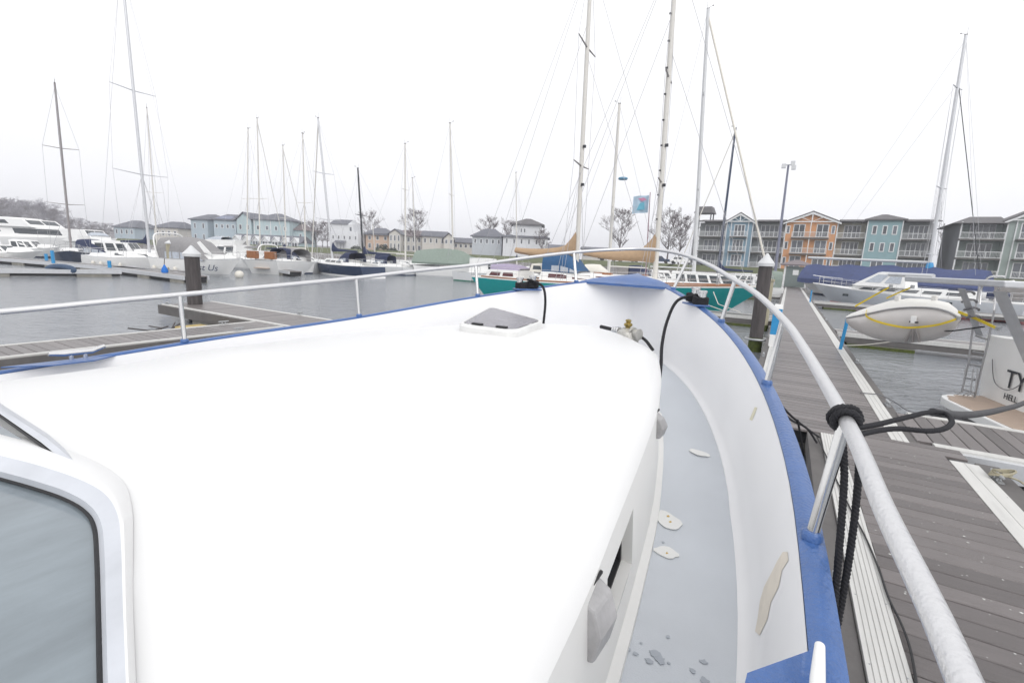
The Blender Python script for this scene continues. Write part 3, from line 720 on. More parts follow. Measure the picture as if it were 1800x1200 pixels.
g = MB(); g.loft([[roofpt(lerp(p.x, -150, k / 6), lerp(p.y, lerp(780, 1330, i / (n_i - 1)), k / 6), .009) for i, p in enumerate(ip)] for k in range(7)]); g.build('window_pane', glassroof, boat, 60)
g = MB(); g.add([roofpt(*q, .012) for q in ((-70, 704), (-20, 735), (60, 785), (124, 826), (60, 822), (-70, 790))], [(0, 1, 2, 3, 4, 5)]); pn = g.build('window_pane', glassroof, boat)
a = [roofpt(*q, .03) for q in ((-70, 675), (0, 717), (80, 768), (152, 828))]; b = [roofpt(*q, .026) for q in ((-70, 686), (0, 727), (72, 777), (132, 826))]; c = [roofpt(*q, .001) for q in ((-70, 666), (0, 708), (84, 762), (158, 827))]
g = MB(); g.loft([c, a, b]); g.build('window_frame', mat('pale_blue_white_frame', (.53, .55, .59), .35), boat, 50)
g = MB(); g.tube([roofpt(*q, .02) for q in ((-70, 690), (0, 730), (70, 780), (128, 826))], .0045, 5); g.build('gasket', black, pn, 50)
g = MB(); g.tube([roofpt(-132, y, .016) for y in (770, 830, 900, 980, 1080, 1200, 1330)], .02, 8); g.build('window_mullion', topm, boat, 60)
# bow rail
rail_half = [(-.6, 1.90, -.44), (.3, 1.86, -.405), (.62, 1.835, -.385), (.9, 1.79, -.358), (1.272, 1.74, -.327), (2.0, 1.60, -.26), (2.427, 1.50, -.216), (3.0, 1.31, -.14), (3.457, 1.11, -.08), (3.95, .84, .01), (4.35, .565, .082), (4.62, .33, .123), (4.78, .12, .145)]
path = [bl(u, h, z) for u, h, z in rail_half] + [bl(4.80, 0, .148)] + [bl(u, -h, z) for u, h, z in reversed(rail_half)]
railm = mat('weathered_rail_tube', (.66, .66, .67), .32, .75, var=.04, scale=60, bump=.25, bscale=140)
g = MB(); g.tube(catmull(path, 6), .0158, 18); g.build('bow_rail', railm, boat, 60)
posts = [(1.27, 1.713, -.634, 1.272, 1.738, -.335), (2.43, 1.472, -.53, 2.427, 1.50, -.224), (3.44, 1.06, -.371, 3.457, 1.11, -.088), (4.28, .48, -.219, 4.351, .565, .074), (.05, 1.81, -.72, .05, 1.865, -.42)]
for u, h, z, u2, h2, z2 in posts:
    for s in (1, -1):
        g = MB(); g.tube([bl(u, s * h, z + .005), bl(u2, s * h2, z2)], .0136, 14); sp = g.build('stanchion', steel, boat, 60)
        g = MB(); g.lathe([(.024, 0), (.024, .012), (.018, .02)], 14, bl(u, s * h, z + .008)); g.build('socket', capblue, sp, 40)
# bollards: twin stainless posts on a blue pad, one pair each side near the bow
for s in (1, -1):
    for k in (0, 1):
        u = 3.80 + .11 * k; h = HW(u) - .03; g = MB(); b0 = bl(u, s * h, CZ(u) + .008)
        g.lathe([(.030, 0), (.030, .10), (.036, .102), (.036, .118), (.028, .122)], 14, b0); g.build('bollard', steel, boat, 35)
    g = MB(); u = 3.855; g.box(bl(u, s * (HW(u) - .045), CZ(u) + .006), (.26, .12, .014), rz=s * -.62); g.build('bollard_pad', capblue, boat, bevel=.004)
# big horn cleats amidships on widened blue pads
for s in (1, -1):
    u = .76; h = HW(u) - .04; z = CZ(u)
    g = MB(); g.ext([bl(u - .30, s * (h + .0), z + .008), bl(u - .12, s * (h - .11), z + .008), bl(u + .04, s * (h - .11), z + .008), bl(u + .2, s * (h + .0), z + .008)], (0, 0, .006)); g.build('cleat_pad', capblue, boat)
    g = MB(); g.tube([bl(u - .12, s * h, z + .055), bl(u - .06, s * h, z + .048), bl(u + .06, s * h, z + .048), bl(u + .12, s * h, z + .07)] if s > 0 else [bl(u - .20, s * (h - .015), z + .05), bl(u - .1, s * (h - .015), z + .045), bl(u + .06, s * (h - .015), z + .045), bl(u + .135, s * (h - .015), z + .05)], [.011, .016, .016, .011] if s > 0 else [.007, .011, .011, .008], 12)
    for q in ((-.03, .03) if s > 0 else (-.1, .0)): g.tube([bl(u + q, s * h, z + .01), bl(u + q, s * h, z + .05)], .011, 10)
    g.build('cleat', steel if s > 0 else white, boat, 50)  # starboard cleat: steel's bright sky reflection put in as plain white
# windlass on the foredeck
wu, wv = 3.66, .33
wp = boat.matrix_world
def wl_(dx, dy, dz): return V((wu + dx, -wv + .0 + dy, DZ(wu) + EYE + .03 + dz))
w0 = rp(1103, 584, -.60)
zb = DZ(w0.x) + EYE + .02
wl = thing('anchor', None, None)      # replaced below by parts of the boat
bpy.data.objects.remove(wl)
def at_w(dx, dy, z): return V((w0.x + dx, w0.y + dy, z))
zt = w0.z
cast = mat('galvanised_casting', (.50, .49, .46), .45, .5, var=.3, scale=18, bump=.4)
brass = mat('tarnished_brass', (.42, .32, .11), .32, .9, var=.35, scale=20)
g = MB(); g.lathe([(.11, zb), (.10, zt - .03), (.085, zt + .01), (.04, zt + .04)], 16, (w0.x, w0.y, 0)); wbase = g.build('windlass', cast, boat, 35)
g = MB(); g.lathe([(.02, zt + .02), (.022, zt + .05), (.036, zt + .058), (.038, zt + .075), (.018, zt + .088), (.026, zt + .1), (.024, zt + .112), (.001, zt + .118)], 14, (w0.x, w0.y, 0)); g.build('brass_cap', brass, wbase, 50)
g = MB(); ax_ = V((.35, 1, 0)).normalized()
g.tube([at_w(0, 0, zt) - ax_ * .05, at_w(0, 0, zt) - ax_ * .07], .055, 14); g.tube([at_w(0, 0, zt) - ax_ * .075, at_w(0, 0, zt) - ax_ * .13], [.04, .05], 14); g.build('gypsy', cast, wbase, 40)
for k in range(3): g = MB(); g.tube([at_w(0, 0, zt) + ax_ * (.09 + .03 * k), at_w(0, 0, zt) + ax_ * (.11 + .03 * k)], [.036 - .006 * k] * 2, 14); g.build('shaft_collar', steel, wbase, 40)
g = MB(); g.tube([at_w(0, 0, zt) + ax_ * .17, at_w(0, 0, zt + .005) + ax_ * .32], .017, 10); g.build('handle', black, wbase, 50)
g = MB(); g.tube(catmull([at_w(.02, -.10, zt - .02), at_w(.0, -.17, zt - .05), at_w(-.03, -.25, zt - .12)], 5), .014, 8); g.build('chain', black, wbase, 50)

# ------------------------------------------------------------------ other boats: generic builders
def hull_parts(t, L, B, fb_s, fb_b, m, stripe, bottom, ws=.8, br=1.1, sr=.35, wlb=.86, rub=None, mid=.45, deck=white):
    """x from 0 (stern) to L (bow)"""
    def f(k): return (ws + (1 - ws) * math.sin(min(1, k / mid) * math.pi / 2)) if k < mid else max(0.0, 1 - ((k - mid) / (1 - mid)) ** 2.3)
    def sheer(k): return lerp(fb_s, fb_b, k ** 1.6) - .10 * math.sin(k * math.pi)
    N = 22; KS = [0, .05, .35, .7, .86, .98, 1.0, 1.25]
    def sec(k, s):
        out = []; hd = B / 2 * f(k); h2 = B / 2 * f(min(1, k * 1.04)) * wlb
        for q in KS:
            x = lerp(k * L, sr + k * (L - sr - br), min(1, q)); z = sheer(k) * (1 - q) if q <= 1 else -.25
            out.append(V((x, s * lerp(hd, h2, q ** 1.4 if q < 1 else 1), z)))
        return out
    ks = [i / N for i in range(N + 1)]
    mis = [3 if rub else 0, 0, 0, 0, 1, 1, 2]
    mb = MB(); port = [sec(k, 1) for k in ks]; star = [sec(k, -1) for k in reversed(ks)]
    mb.loft(port + star, mis=mis); mb.loft([star[-1], port[0]], mis=mis)
    h = mb.build('hull', [m, stripe, bottom, rub or m], t, 45)
    mb = MB(); secs = []
    for k in ks:
        hd = B / 2 * f(k); x = k * L; z = sheer(k)
        secs.append([V((x, hd * y, z - .02 + .05 * (1 - y * y))) for y in (1, .5, 0, -.5, -1)])
    mb.loft(secs); mb.build('deck', deck, t, 40)
    return (lambda x: B / 2 * f(max(0, min(1, x / L)))), (lambda x: sheer(max(0, min(1, x / L))))
def house_block(t, name, x0, x1, w0, w1, z0, z1, m, rake_f=.5, rake_b=.1, tumble=.08, win=None, nwin=3, wh=(.3, .8), parent=None, front=True, camber=.05):
    """superstructure: raked block with side windows (and a windscreen)"""
    P = []
    for (x, w, rk) in ((x0, w0, rake_b), (x1, w1, -rake_f)):
        P.append((x, w, z0)); 
    b = [V((x0, w0, z0)), V((x1, w1, z0)), V((x1, -w1, z0)), V((x0, -w0, z0))]
    u = [V((x0 + rake_b, w0 - tumble, z1)), V((x1 - rake_f, w1 - tumble, z1)), V((x1 - rake_f, -w1 + tumble, z1)), V((x0 + rake_b, -w0 + tumble, z1))]
    mb = MB(); mb.add(b + u, [(0, 1, 5, 4), (1, 2, 6, 5), (2, 3, 7, 6), (3, 0, 4, 7)])
    cc = [V((u[0].x, 0, z1 + camber)), V((u[1].x, 0, z1 + camber))]
    mb.add(u + cc, [(0, 1, 5, 4), (3, 4, 5, 2), (0, 4, 3), (1, 2, 5)])
    o = mb.build(name, m, parent or t, 30)
    if win:
        def q(a, bq, k, z): return b[a].lerp(b[bq], k).lerp(u[a].lerp(u[bq], k), z)
        sides = [(0, 1, V((0, 1, 0))), (3, 2, V((0, -1, 0)))]
        for a, c, n in sides:
            for i in range(nwin):
                k0 = (i + .12) / nwin * .86 + .05; k1 = (i + .9) / nwin * .86 + .05
                r = [q(a, c, k0, wh[0]), q(a, c, k1, wh[0]), q(a, c, k1, wh[1]), q(a, c, k0, wh[1])]
                g = MB(); g.ext([p - n * .01 for p in r], n * .022); g.build('window', win, o)
        if front:
            n = V((1, 0, rake_f / max(.1, z1 - z0))).normalized()
            for i in range(2):
                r = [q(1, 2, .06 + .46 * i, wh[0]), q(1, 2, .48 + .46 * i, wh[0]), q(1, 2, .48 + .46 * i, wh[1] + .06), q(1, 2, .06 + .46 * i, wh[1] + .06)]
                g = MB(); g.ext([p - n * .01 for p in r], n * .022); g.build('windscreen', win, o)
    return o
def guardrail(t, hwf, shf, L, x0=.0, x1=1.0, h=.55, n=7, lines=2, m=steel, inset=.06):
    for s in (1, -1):
        mb = MB(); xs = [lerp(x0, x1, i / (n - 1)) * L for i in range(n)]
        for x in xs: mb.tube([(x, s * max(0, hwf(x) - inset), shf(x)), (x, s * max(0, hwf(x) - inset), shf(x) + h)], .012, 5)
        for q in range(lines): mb.tube([(x, s * max(0.0, hwf(x) - inset), shf(x) + h * (1 - .5 * q)) for x in xs], .008 if q or n > 5 else .012, 4)
        mb.build('guardrail', m, t)
def pulpit(t, hwf, shf, L, h=.6):
    mb = MB(); P = [V((L * .86, hwf(L * .86) - .05, shf(L * .86) + h)), V((L * .95, hwf(L * .95), shf(L * .95) + h)), V((L + .08, 0, shf(L) + h + .02)), V((L * .95, -hwf(L * .95), shf(L * .95) + h)), V((L * .86, -hwf(L * .86) + .05, shf(L * .86) + h))]
    mb.tube(catmull(P, 4), .018, 6)
    for i in (0, 1, 3, 4): mb.tube([P[i], V((P[i].x, P[i].y * .98, shf(P[i].x)))], .014, 5)
    mb.build('pulpit', steel, t, 50)
    mb = MB(); P = [V((.7, hwf(.7) - .05, shf(.7) + h)), V((.05, hwf(0) - .08, shf(0) + h)), V((.02, -hwf(0) + .08, shf(0) + h)), V((.7, -hwf(.7) + .05, shf(.7) + h))]
    mb.tube(P, .016, 6)
    for q in P: mb.tube([q, V((q.x, q.y, shf(q.x)))], .013, 5)
    mb.build('pushpit', steel, t, 50)
def loc_top(t, base_local, px, py):
    """point of the mast head: on the photo ray through (px,py) at the depth of the mast foot; in thing coordinates"""
    mw = M.Translation(t.location) @ M.Rotation(t.rotation_euler.z, 4, 'Z'); wb = mw @ V(base_local)
    return mw.inverted() @ dep(px, py, wb.y)
def rig(t, base, top, r, m, spreaders=((.55, .9),), stays=(), hw=1.4, deckz=1.0, taper=.75, sweep=0.0, wr=.011, extras=True, smat=None, fit=True):
    base = V(base); top = V(top); mb = MB(); mb.tube([base, base.lerp(top, .7), top], [r, r * .95, r * taper], 10)
    ms = mb.build('mast', m, t, 60); ends = {1: [], -1: []}
    for k, w in spreaders:
        c = base.lerp(top, k)
        for s in (1, -1):
            e_ = c + V((-sweep * w, s * w, .06 * w)); mb = MB(); mb.tube([c, e_], [r * .42, r * .25], 6); mb.build('spreader', smat or m, ms, 50); ends[s].append(e_)
    for s in (1, -1):
        ch = V((base.x - .25, s * hw, deckz)); pts = [top - (top - base) * .015] + [q for q in reversed(ends[s])] + [ch]
        mb = MB(); mb.tube(pts, wr, 4)
        if ends[s]:
            mb.tube([base.lerp(top, spreaders[0][0]), ch + V((.12, 0, 0))], wr, 4); mb.tube([base.lerp(top, spreaders[0][0]), ch - V((.3, 0, 0))], wr, 4)
        mb.build('shroud', wire, t)
    for q in stays:
        p = V(q[0]); k = q[1] if len(q) > 1 else 1.0; mb = MB(); mb.tube([base.lerp(top, k), p], q[2] if len(q) > 2 else wr, 5 if len(q) > 2 else 4)
        mb.build('stay', q[3] if len(q) > 3 else wire, t)
    if fit:
        mb = MB(); mb.box(top + V((0, 0, .03)), (.22, .1, .06)); mb.tube([top + V((-.08, 0, .03)), top + V((-.08, 0, .55))], .008, 4); mb.tube([top + V((.05, 0, .1)), top + V((.32, .05, .2))], .008, 4); mb.box(top + V((.34, .05, .22)), (.12, .02, .06)); mb.build('masthead_fitting', sparblack, ms)
    return ms
def boom(t, mast_base, z, L, m, cover=None, r=.06, bulk=.16, rise=.0, droop=.0, peak=.5):
    b = V(mast_base); a = V((b.x - .1, b.y, z)); e_ = V((b.x - L, b.y, z + rise)); mb = MB(); mb.tube([a, e_], r, 8); mb.build('boom', m, t, 50)
    if cover:
        mb = MB(); secs = []
        for i in range(13):
            k = i / 12; c = a.lerp(e_, k); hgt = lerp(bulk * 2.2, bulk * .8, k ** .6) + peak * max(0, 1 - k * 5.0) ** 1.3; wd = lerp(bulk * .9, bulk * .5, k)
            c = c + V((0, 0, -.06 - droop * math.sin(k * math.pi)))
            j = lambda: random.uniform(-.012, .012)
            secs.append([c + V((0, y * wd + j(), zz * hgt + j())) for y, zz in ((0, -.12), (.8, .02), (1, .3), (.6, .72), (.12, 1.0), (-.12, 1.0), (-.6, .72), (-1, .3), (-.8, .02))])
        mb.loft(secs, closed=True, caps=True); mb.build('sail_cover', cover, t, 55)
def hood(t, name, x0, x1, w, z0, z1, m, win=None, back=.25, n=5):
    """fabric spray hood / canopy on hoops between x0 (aft) and x1 (forward)"""
    secs = []
    for i in range(n):
        k = i / (n - 1); x = lerp(x0, x1, k); hz = z1 if k < .55 else lerp(z1, z0 + .12, ((k - .55) / .45) ** 1.4)
        if i == 0: hz = z1 - .04
        secs.append([V((x, w * y, z0 + (hz - z0) * zz)) for y, zz in ((1, 0), (.99, .45), (.9, .8), (.68, .97), (0, 1.04), (-.68, .97), (-.9, .8), (-.99, .45), (-1, 0))])
    mb = MB(); mb.loft(secs); o = mb.build(name, m, t, 50)
    if win:
        for s in (0, 7):
            for i in range(1, n - 1):
                a, b = secs[i], secs[min(n - 1, i + 1)]; r = [a[s].lerp(a[s + 1], .18), b[s].lerp(b[s + 1], .18), b[s].lerp(b[s + 1], .95), a[s].lerp(a[s + 1], .95)]
                c = sum(r, V()) / 4; r = [c + (p - c) * .84 for p in r]; n_ = V((0, 1 if s == 0 else -1, 0)); g = MB(); g.ext([p - n_ * .005 for p in r], n_ * .02); g.build('window', win, o)
    return o
def fenders(t, hwf, xs, s, m=white, z=.35, r=.12, h=.5):
    for x in xs:
        mb = MB(); mb.lathe([(.02, h), (r * .6, h - .05), (r, h - .14), (r, .14), (r * .6, .05), (.02, 0)], 10); o = mb.build('fender', m, t, 60); o.location = (x, s * (hwf(x) + r * .9), z - .2)
def berth(px, Y, z=0.0): q = dep(px, 500, Y); return V((q.x, q.y, z))

def sail_yacht(label, px, Y, head, L, B, hull, stripe, mastpx, mastx=.42, r=.09, spar=sparwhite, spread=((.36, .95), (.66, .8)), cover=None, hoodm=None, fb=(.95, 1.25), boomL=.36,
               bottom=antif, roof=white, group=None, stays=True, furl=None, rail=True, ws=.75, sr=-.35, br=1.1, bimini=None, top=None, hwin=True):
    """px,Y: middle of the boat; head: direction of the bow in degrees from +X"""
    hd = R(head); c = berth(px, Y); loc = c - V((math.cos(hd), math.sin(hd), 0)) * L / 2
    t = thing('sailing_yacht', label, 'sailing boat', loc, hd, group)
    hwf, shf = hull_parts(t, L, B, fb[0], fb[1], hull, stripe, bottom, ws=ws, sr=sr, br=br, rub=(white if hull is not white else greywhite))
    zc = shf(L * .5)
    house_block(t, 'coachroof', L * .30, L * .72, B * .31, B * .18, zc - .05, zc + .42, roof, rake_f=.9, rake_b=.05, win=glassdark, nwin=3, wh=(.35, .75), front=False)
    mb = MB()
    for s in (1, -1): mb.ext([(L * .04, s * B * .30, zc - .08), (L * .30, s * B * .31, zc - .05), (L * .30, s * B * .25, zc + .30), (L * .04, s * B * .25, zc + .18)], (0, -s * .12, 0))
    mb.build('cockpit_coaming', roof, t)
    if hoodm: hood(t, 'sprayhood', L * .22, L * .40, B * .27, zc + .2, zc + 1.15, hoodm, clearvinyl if hwin else None)
    if bimini: hood(t, 'cockpit_tent', L * .02, L * .24, B * .30, zc + .15, zc + 1.5, bimini, clearvinyl)
    mbase = V((L * mastx, 0, zc + .35)); tp = loc_top(t, mbase, *mastpx)
    st = []
    if stays: st = [((L - .1, 0, shf(L)), .98, furl[0], furl[1]) if furl else ((L - .1, 0, shf(L)), .98), ((.1, 0, shf(0)), 1.0)]
    rig(t, mbase, tp, r, spar, spread, st, hw=hwf(L * .42) - .08, deckz=zc)
    boom(t, mbase, zc + 1.25, L * boomL, spar, cover, r=.055)
    if rail: pulpit(t, hwf, shf, L); guardrail(t, hwf, shf, L, .08, .88, n=6)
    return t, hwf, shf

def motor_boat(label, px, Y, head, L, B, hull=white, stripe=navy, fb=(.9, 1.35), cabin=(.30, .72), ch=1.0, win=glassdark, canopy=None, fly=None, arch=False, group=None, roofm=white, rail=True, nwin=3, wh=(.25, .82), bottom=antif, can=(.03, .34), canh=1.35, name='motor_boat', br=1.3, sr=.0, rake=.8):
    hd = R(head); c = berth(px, Y); loc = c - V((math.cos(hd), math.sin(hd), 0)) * L / 2
    t = thing(name, label, 'motor boat', loc, hd, group)
    hwf, shf = hull_parts(t, L, B, fb[0], fb[1], hull, stripe, bottom, ws=.88, sr=sr, br=br, wlb=.82, rub=greywhite)
    zc = shf(L * .5)
    house_block(t, 'foredeck_cabin', L * cabin[1] - .2, L * .90, B * .30, B * .10, shf(L * .8) - .05, shf(L * .8) + .3, roofm, rake_f=.6, front=False)
    house_block(t, 'cabin', L * cabin[0], L * cabin[1], B * .40, B * .34, zc - .05, zc + ch, roofm, rake_f=rake, rake_b=-.1, tumble=.14, win=win, nwin=nwin, wh=wh)
    if canopy: hood(t, 'canopy', L * can[0], L * can[1], B * .40, zc - .05, zc + canh, canopy, clearvinyl)
    if fly:
        house_block(t, 'flybridge', L * (cabin[0] + .02), L * (cabin[1] - .14), B * .34, B * .28, zc + ch + .02, zc + ch + .55, roofm, rake_f=.3, rake_b=-.2, tumble=-.05)
        hood(t, 'flybridge_screen', L * (cabin[0] + .18), L * (cabin[1] - .16), B * .26, zc + ch + .5, zc + ch + .95, clearvinyl)
    if arch:
        mb = MB(); x = L * cabin[0]; mb.tube(catmull([(x, B * .42, zc), (x - .3, B * .40, zc + ch + .5), (x - .35, 0, zc + ch + .75), (x - .3, -B * .40, zc + ch + .5), (x, -B * .42, zc)], 5), .06, 8); mb.build('radar_arch', white, t, 50)
    if rail: guardrail(t, hwf, shf, L, .5, 1.0, n=5, h=.5)
    return t, hwf, shf

def tw(t, p): return (M.Translation(t.location) @ M.Rotation(t.rotation_euler.z, 4, 'Z')) @ V(p)
def xfor(t, px, L, z=1.5):
    best = min((abs(px_of(tw(t, (L * i / 200, 0, z))) - px), L * i / 200) for i in range(201)); return best[1]

# ------------------------------------------------------------------ apartments on the right bank
def clap(name, rgb, var=.08): return mat(name, rgb, .75, var=var, scale=1.2)
c_orange = clap('orange_clapboard', (0.62, 0.31, 0.15)); c_blue = clap('blue_clapboard', (0.20, 0.31, 0.40)); c_teal = clap('teal_grey_clapboard', (0.245, 0.375, 0.405))
c_grey = clap('grey_clapboard', (0.29, 0.305, 0.31)); c_beige = clap('olive_beige_clapboard', (0.40, 0.38, 0.31)); c_dark = clap('slate_clapboard', (0.17, 0.18, 0.20)); c_green = clap('sage_grey_clapboard', (0.30, 0.355, 0.335))
roofgrey = mat('grey_roof_shingle', (0.125, 0.12, 0.125), .9, var=.25, scale=1.5, bump=.4, bscale=6)
trim = mat('white_trim', (0.70, 0.71, 0.72), .5)
slabm = mat('balcony_slab', (0.12, 0.115, 0.11), .8)
railm2 = mat('pale_balcony_rail', (0.68, 0.69, 0.70), .5)
WCACHE = {}
def window(par, x, y, z, w, h, n=2, door=False, fm=None, inw=True):
    """x,z: lower left corner on the wall plane y (local), facing -y"""
    k = (round(w, 2), round(h, 2), n)
    if k not in WCACHE:
        g = MB(); fw = .13
        g.bb(0, fw, -.06, .05, 0, h); g.bb(w - fw, w, -.06, .05, 0, h); g.bb(fw, w - fw, -.06, .05, h - fw, h); g.bb(fw, w - fw, -.07, .05, 0, fw)
        for i in range(1, n): g.bb(w * i / n - .06, w * i / n + .06, -.055, .05, fw, h - fw)
        f = g.mesh('window', trim); g = MB()
        for i in range(n):
            a = fw if i == 0 else w * i / n + .06; b = w - fw if i == n - 1 else w * (i + 1) / n - .06
            g.bb(a, b, -.02, .03, fw, h - fw)
        WCACHE[k] = (f, g.mesh('pane', glassmid))
    f, p = WCACHE[k]; o = inst('window', f, par, (x, y, z)); inst('pane', p, o, (0, 0, 0)); return o
def balcony(par, x0, x1, y0, y1, z, h=1.0, glass=True):
    g = MB(); g.bb(x0, x1, y0, y1, z - .22, z); o = g.build('balcony', slabm, par)
    g = MB(); g.bb(x0 + .02, x1 - .02, y0 + .03, y0 + .10, z + h - .09, z + h); g.bb(x0 + .02, x1 - .02, y0 + .03, y0 + .09, z + .05, z + .12)
    n = max(2, int((x1 - x0) / 1.4))
    for i in range(n + 1): x = lerp(x0 + .05, x1 - .05, i / n); g.bb(x - .035, x + .035, y0 + .035, y0 + .085, z + .001, z + h - .09)
    k = int((x1 - x0) / .16)
    for i in range(k): x = lerp(x0 + .1, x1 - .1, (i + .5) / k); g.bb(x - .014, x + .014, y0 + .05, y0 + .075, z + .12, z + h - .09)
    g.build('railing', railm2, o); return o
Z0, ZE = 2.75, 11.3; FL = [2.75, 5.62, 8.48]
apt = thing('apartment_building', 'long three storey clapboard apartment building with orange gabled front on the right bank', 'building', P1, math.atan2(FE.y, FE.x))
def wall(par, x0, x1, y0, y1, z0, z1, m, name='wall'):
    g = MB(); g.bb(x0, x1, y0, y1, z0, z1); return g.build(name, m, par)
def gable(par, x0, x1, y0, y1, ze, za, m, over=.5, th=.22):
    """gable front facing -y: wall triangle + two roof slopes"""
    xm = (x0 + x1) / 2; g = MB(); g.ext([(x0, y0, ze), (x1, y0, ze), (xm, y0, za - .12)], (0, .3, 0)); g.build('gable', m, par)
    sl = (za - ze) / (xm - x0); xo = x0 - over; zo = ze - over * sl
    g = MB(); g.ext([(xo, y0 - .5, zo), (xm, y0 - .5, za), (xm, y0 - .5, za + th), (xo, y0 - .5, zo + th)], (0, y1 - y0 + .5, 0))
    xo2 = x1 + over; g.ext([(xm, y0 - .5, za), (xo2, y0 - .5, zo), (xo2, y0 - .5, zo + th), (xm, y0 - .5, za + th)], (0, y1 - y0 + .5, 0)); rf = g.build('roof', roofgrey, par)
    g = MB(); b = .28
    g.ext([(xo, y0 - .56, zo - .02), (xm, y0 - .56, za - .02), (xm, y0 - .56, za - b - .1), (xo, y0 - .56, zo - b)], (0, .055, 0)); g.ext([(xm, y0 - .56, za - .02), (xo2, y0 - .56, zo - .02), (xo2, y0 - .56, zo - b), (xm, y0 - .56, za - b - .1)], (0, .055, 0))
    g.build('bargeboard', trim, rf)
    g = MB(); g.bb(xo + .3, xo2 - .3, y0 - .5, y0 - .38, ze - .1, ze + .08); g.bb(xm - .09, xm + .09, y0 - .5, y0 - .38, ze + .08, za - .3)
    for s in (-1, 1): g.ext([(xm + s * .08, y0 - .5, ze + .1), (xm + s * .22, y0 - .5, ze + .1), (xm + s * (x1 - x0) * .22, y0 - .5, lerp(za, ze, .44) - .25), (xm + s * (x1 - x0) * .2, y0 - .5, lerp(za, ze, .40) - .25)], (0, .1, 0))
    g.build('truss', trim, rf)
D = 11.0
# left grey section (recessed balconies), end stairs tower
wall(apt, -5.6, -.42, 1.5, D, Z0, ZE, c_grey)
for i, z in enumerate(FL):
    balcony(apt, -5.4, -.45, -.2, 1.49, z + .02); 
    window(apt, -4.6, 1.5, z + .15, 2.6, 2.2, 3); window(apt, -1.6, 1.5, z + .15, 1.0, 2.2, 1)
    g = MB(); g.bb(-5.55, -5.4, -.15, .0, z + .03, z + 2.6); g.build('post', trim, apt)
# blue gabled bay
wall(apt, -.4, 4.4, 0, D, Z0, ZE, c_blue)
for i, z in enumerate(FL):
    window(apt, 1.05, -.001, z + .12, 1.95, 2.25, 3); balcony(apt, .5, 3.5, -1.2, -.01, z + .02)
for x in (-.42, .42, 3.45, 4.26): g = MB(); g.bb(x, x + .16, -.1, -.012, Z0, ZE); g.build('corner_board', trim, apt)
gable(apt, -.4, 4.4, 0, 7, ZE + .1, 12.95, c_blue)
# grey section between
wall(apt, 4.42, 9.8, 1.5, D, Z0, ZE, c_grey)
for z in FL: balcony(apt, 4.5, 9.75, -.1, 1.49, z + .02); window(apt, 5.6, 1.5, z + .15, 3.1, 2.25, 4)
# orange bay
wall(apt, 9.82, 17.95, 0, D, Z0, ZE, c_orange)
for i, z in enumerate(FL):
    window(apt, 11.1, -.001, z + .12, 1.9, 2.35, 2); window(apt, 14.75, -.001, z + .12, 1.9, 2.35, 2)
    window(apt, 10.0, -.001, z + .75, .62, 1.45, 1); window(apt, 17.0, -.001, z + .75, .62, 1.45, 1)
    if i: balcony(apt, 11.0, 16.8, -1.1, -.01, z + .02)
g = MB(); g.bb(10.95, 16.85, -1.1, -1.05, Z0 + .9, Z0 + 1.0); [g.bb(11 + k * .2, 11.03 + k * .2, -1.09, -1.06, Z0, Z0 + .9) for k in range(30)]; g.build('railing', railm2, apt)
g = MB(); g.bb(13.78, 13.92, -1.0, -.86, Z0, ZE); g.build('post', trim, apt)
for x in (9.80, 17.82): g = MB(); g.bb(x, x + .16, -.09, -.01, Z0, ZE); g.build('corner_board', trim, apt)
gable(apt, 9.9, 17.9, 0, 8, ZE + .05, 13.05, c_orange)
# beige recessed section
wall(apt, 17.97, 22.1, 1.5, D, Z0, ZE, c_beige)
for z in FL: balcony(apt, 18.0, 22.05, -.1, 1.49, z + .02); window(apt, 18.9, 1.5, z + .15, 2.5, 2.25, 4)
# teal tower bay with hip roof
wall(apt, 22.12, 26.95, -.3, D, Z0, ZE + .25, c_teal)
for z in (FL[1], FL[2]):
    for x in (22.85, 24.25, 25.6): window(apt, x, -.301, z + .7, .72, 1.55, 1)
window(apt, 23.4, -.301, FL[0] + .55, 1.75, 1.55, 2)
for x in (22.08, 26.83): g = MB(); g.bb(x, x + .15, -.4, -.305, Z0, ZE + .2); g.build('corner_board', trim, apt)
def hip(par, x0, x1, y0, y1, z, zr, over=.5, ridge=.35, m=None, th=.2, axis='x'):
    x0 -= over; x1 += over; y0 -= over; y1 += over; xm, ym = (x0 + x1) / 2, (y0 + y1) / 2; w, d = x1 - x0, y1 - y0
    if axis == 'x': r0, r1 = (xm - w * ridge / 2, ym, zr), (xm + w * ridge / 2, ym, zr)
    else: r0, r1 = (xm, ym - d * ridge / 2, zr), (xm, ym + d * ridge / 2, zr)
    g = MB(); b = [(x0, y0, z), (x1, y0, z), (x1, y1, z), (x0, y1, z)]; l = [(x, y, z - th) for x, y, z in b]
    f = [(0, 1, 9, 8), (1, 2, 9), (2, 3, 8, 9), (3, 0, 8)] if axis == 'x' else [(0, 1, 8), (1, 2, 9, 8), (2, 3, 9), (3, 0, 8, 9)]
    g.add(b + l + [r0, r1], f + [(4, 5, 1, 0), (5, 6, 2, 1), (6, 7, 3, 2), (7, 4, 0, 3), (7, 6, 5, 4)])
    return g.build('roof', m or roofgrey, par)
hip(apt, 22.12, 26.95, -.3, 6, ZE + .46, 12.85, ridge=.12)
# grey section and end
wall(apt, 26.97, 31.4, 1.5, D, Z0, ZE, c_grey)
for z in FL: balcony(apt, 27.0, 31.4, -.1, 1.49, z + .02); window(apt, 28.0, 1.5, z + .15, 2.6, 2.25, 4); g = MB(); g.bb(31.2, 31.35, -.05, .1, z + .03, z + 2.6); g.build('post', trim, apt)
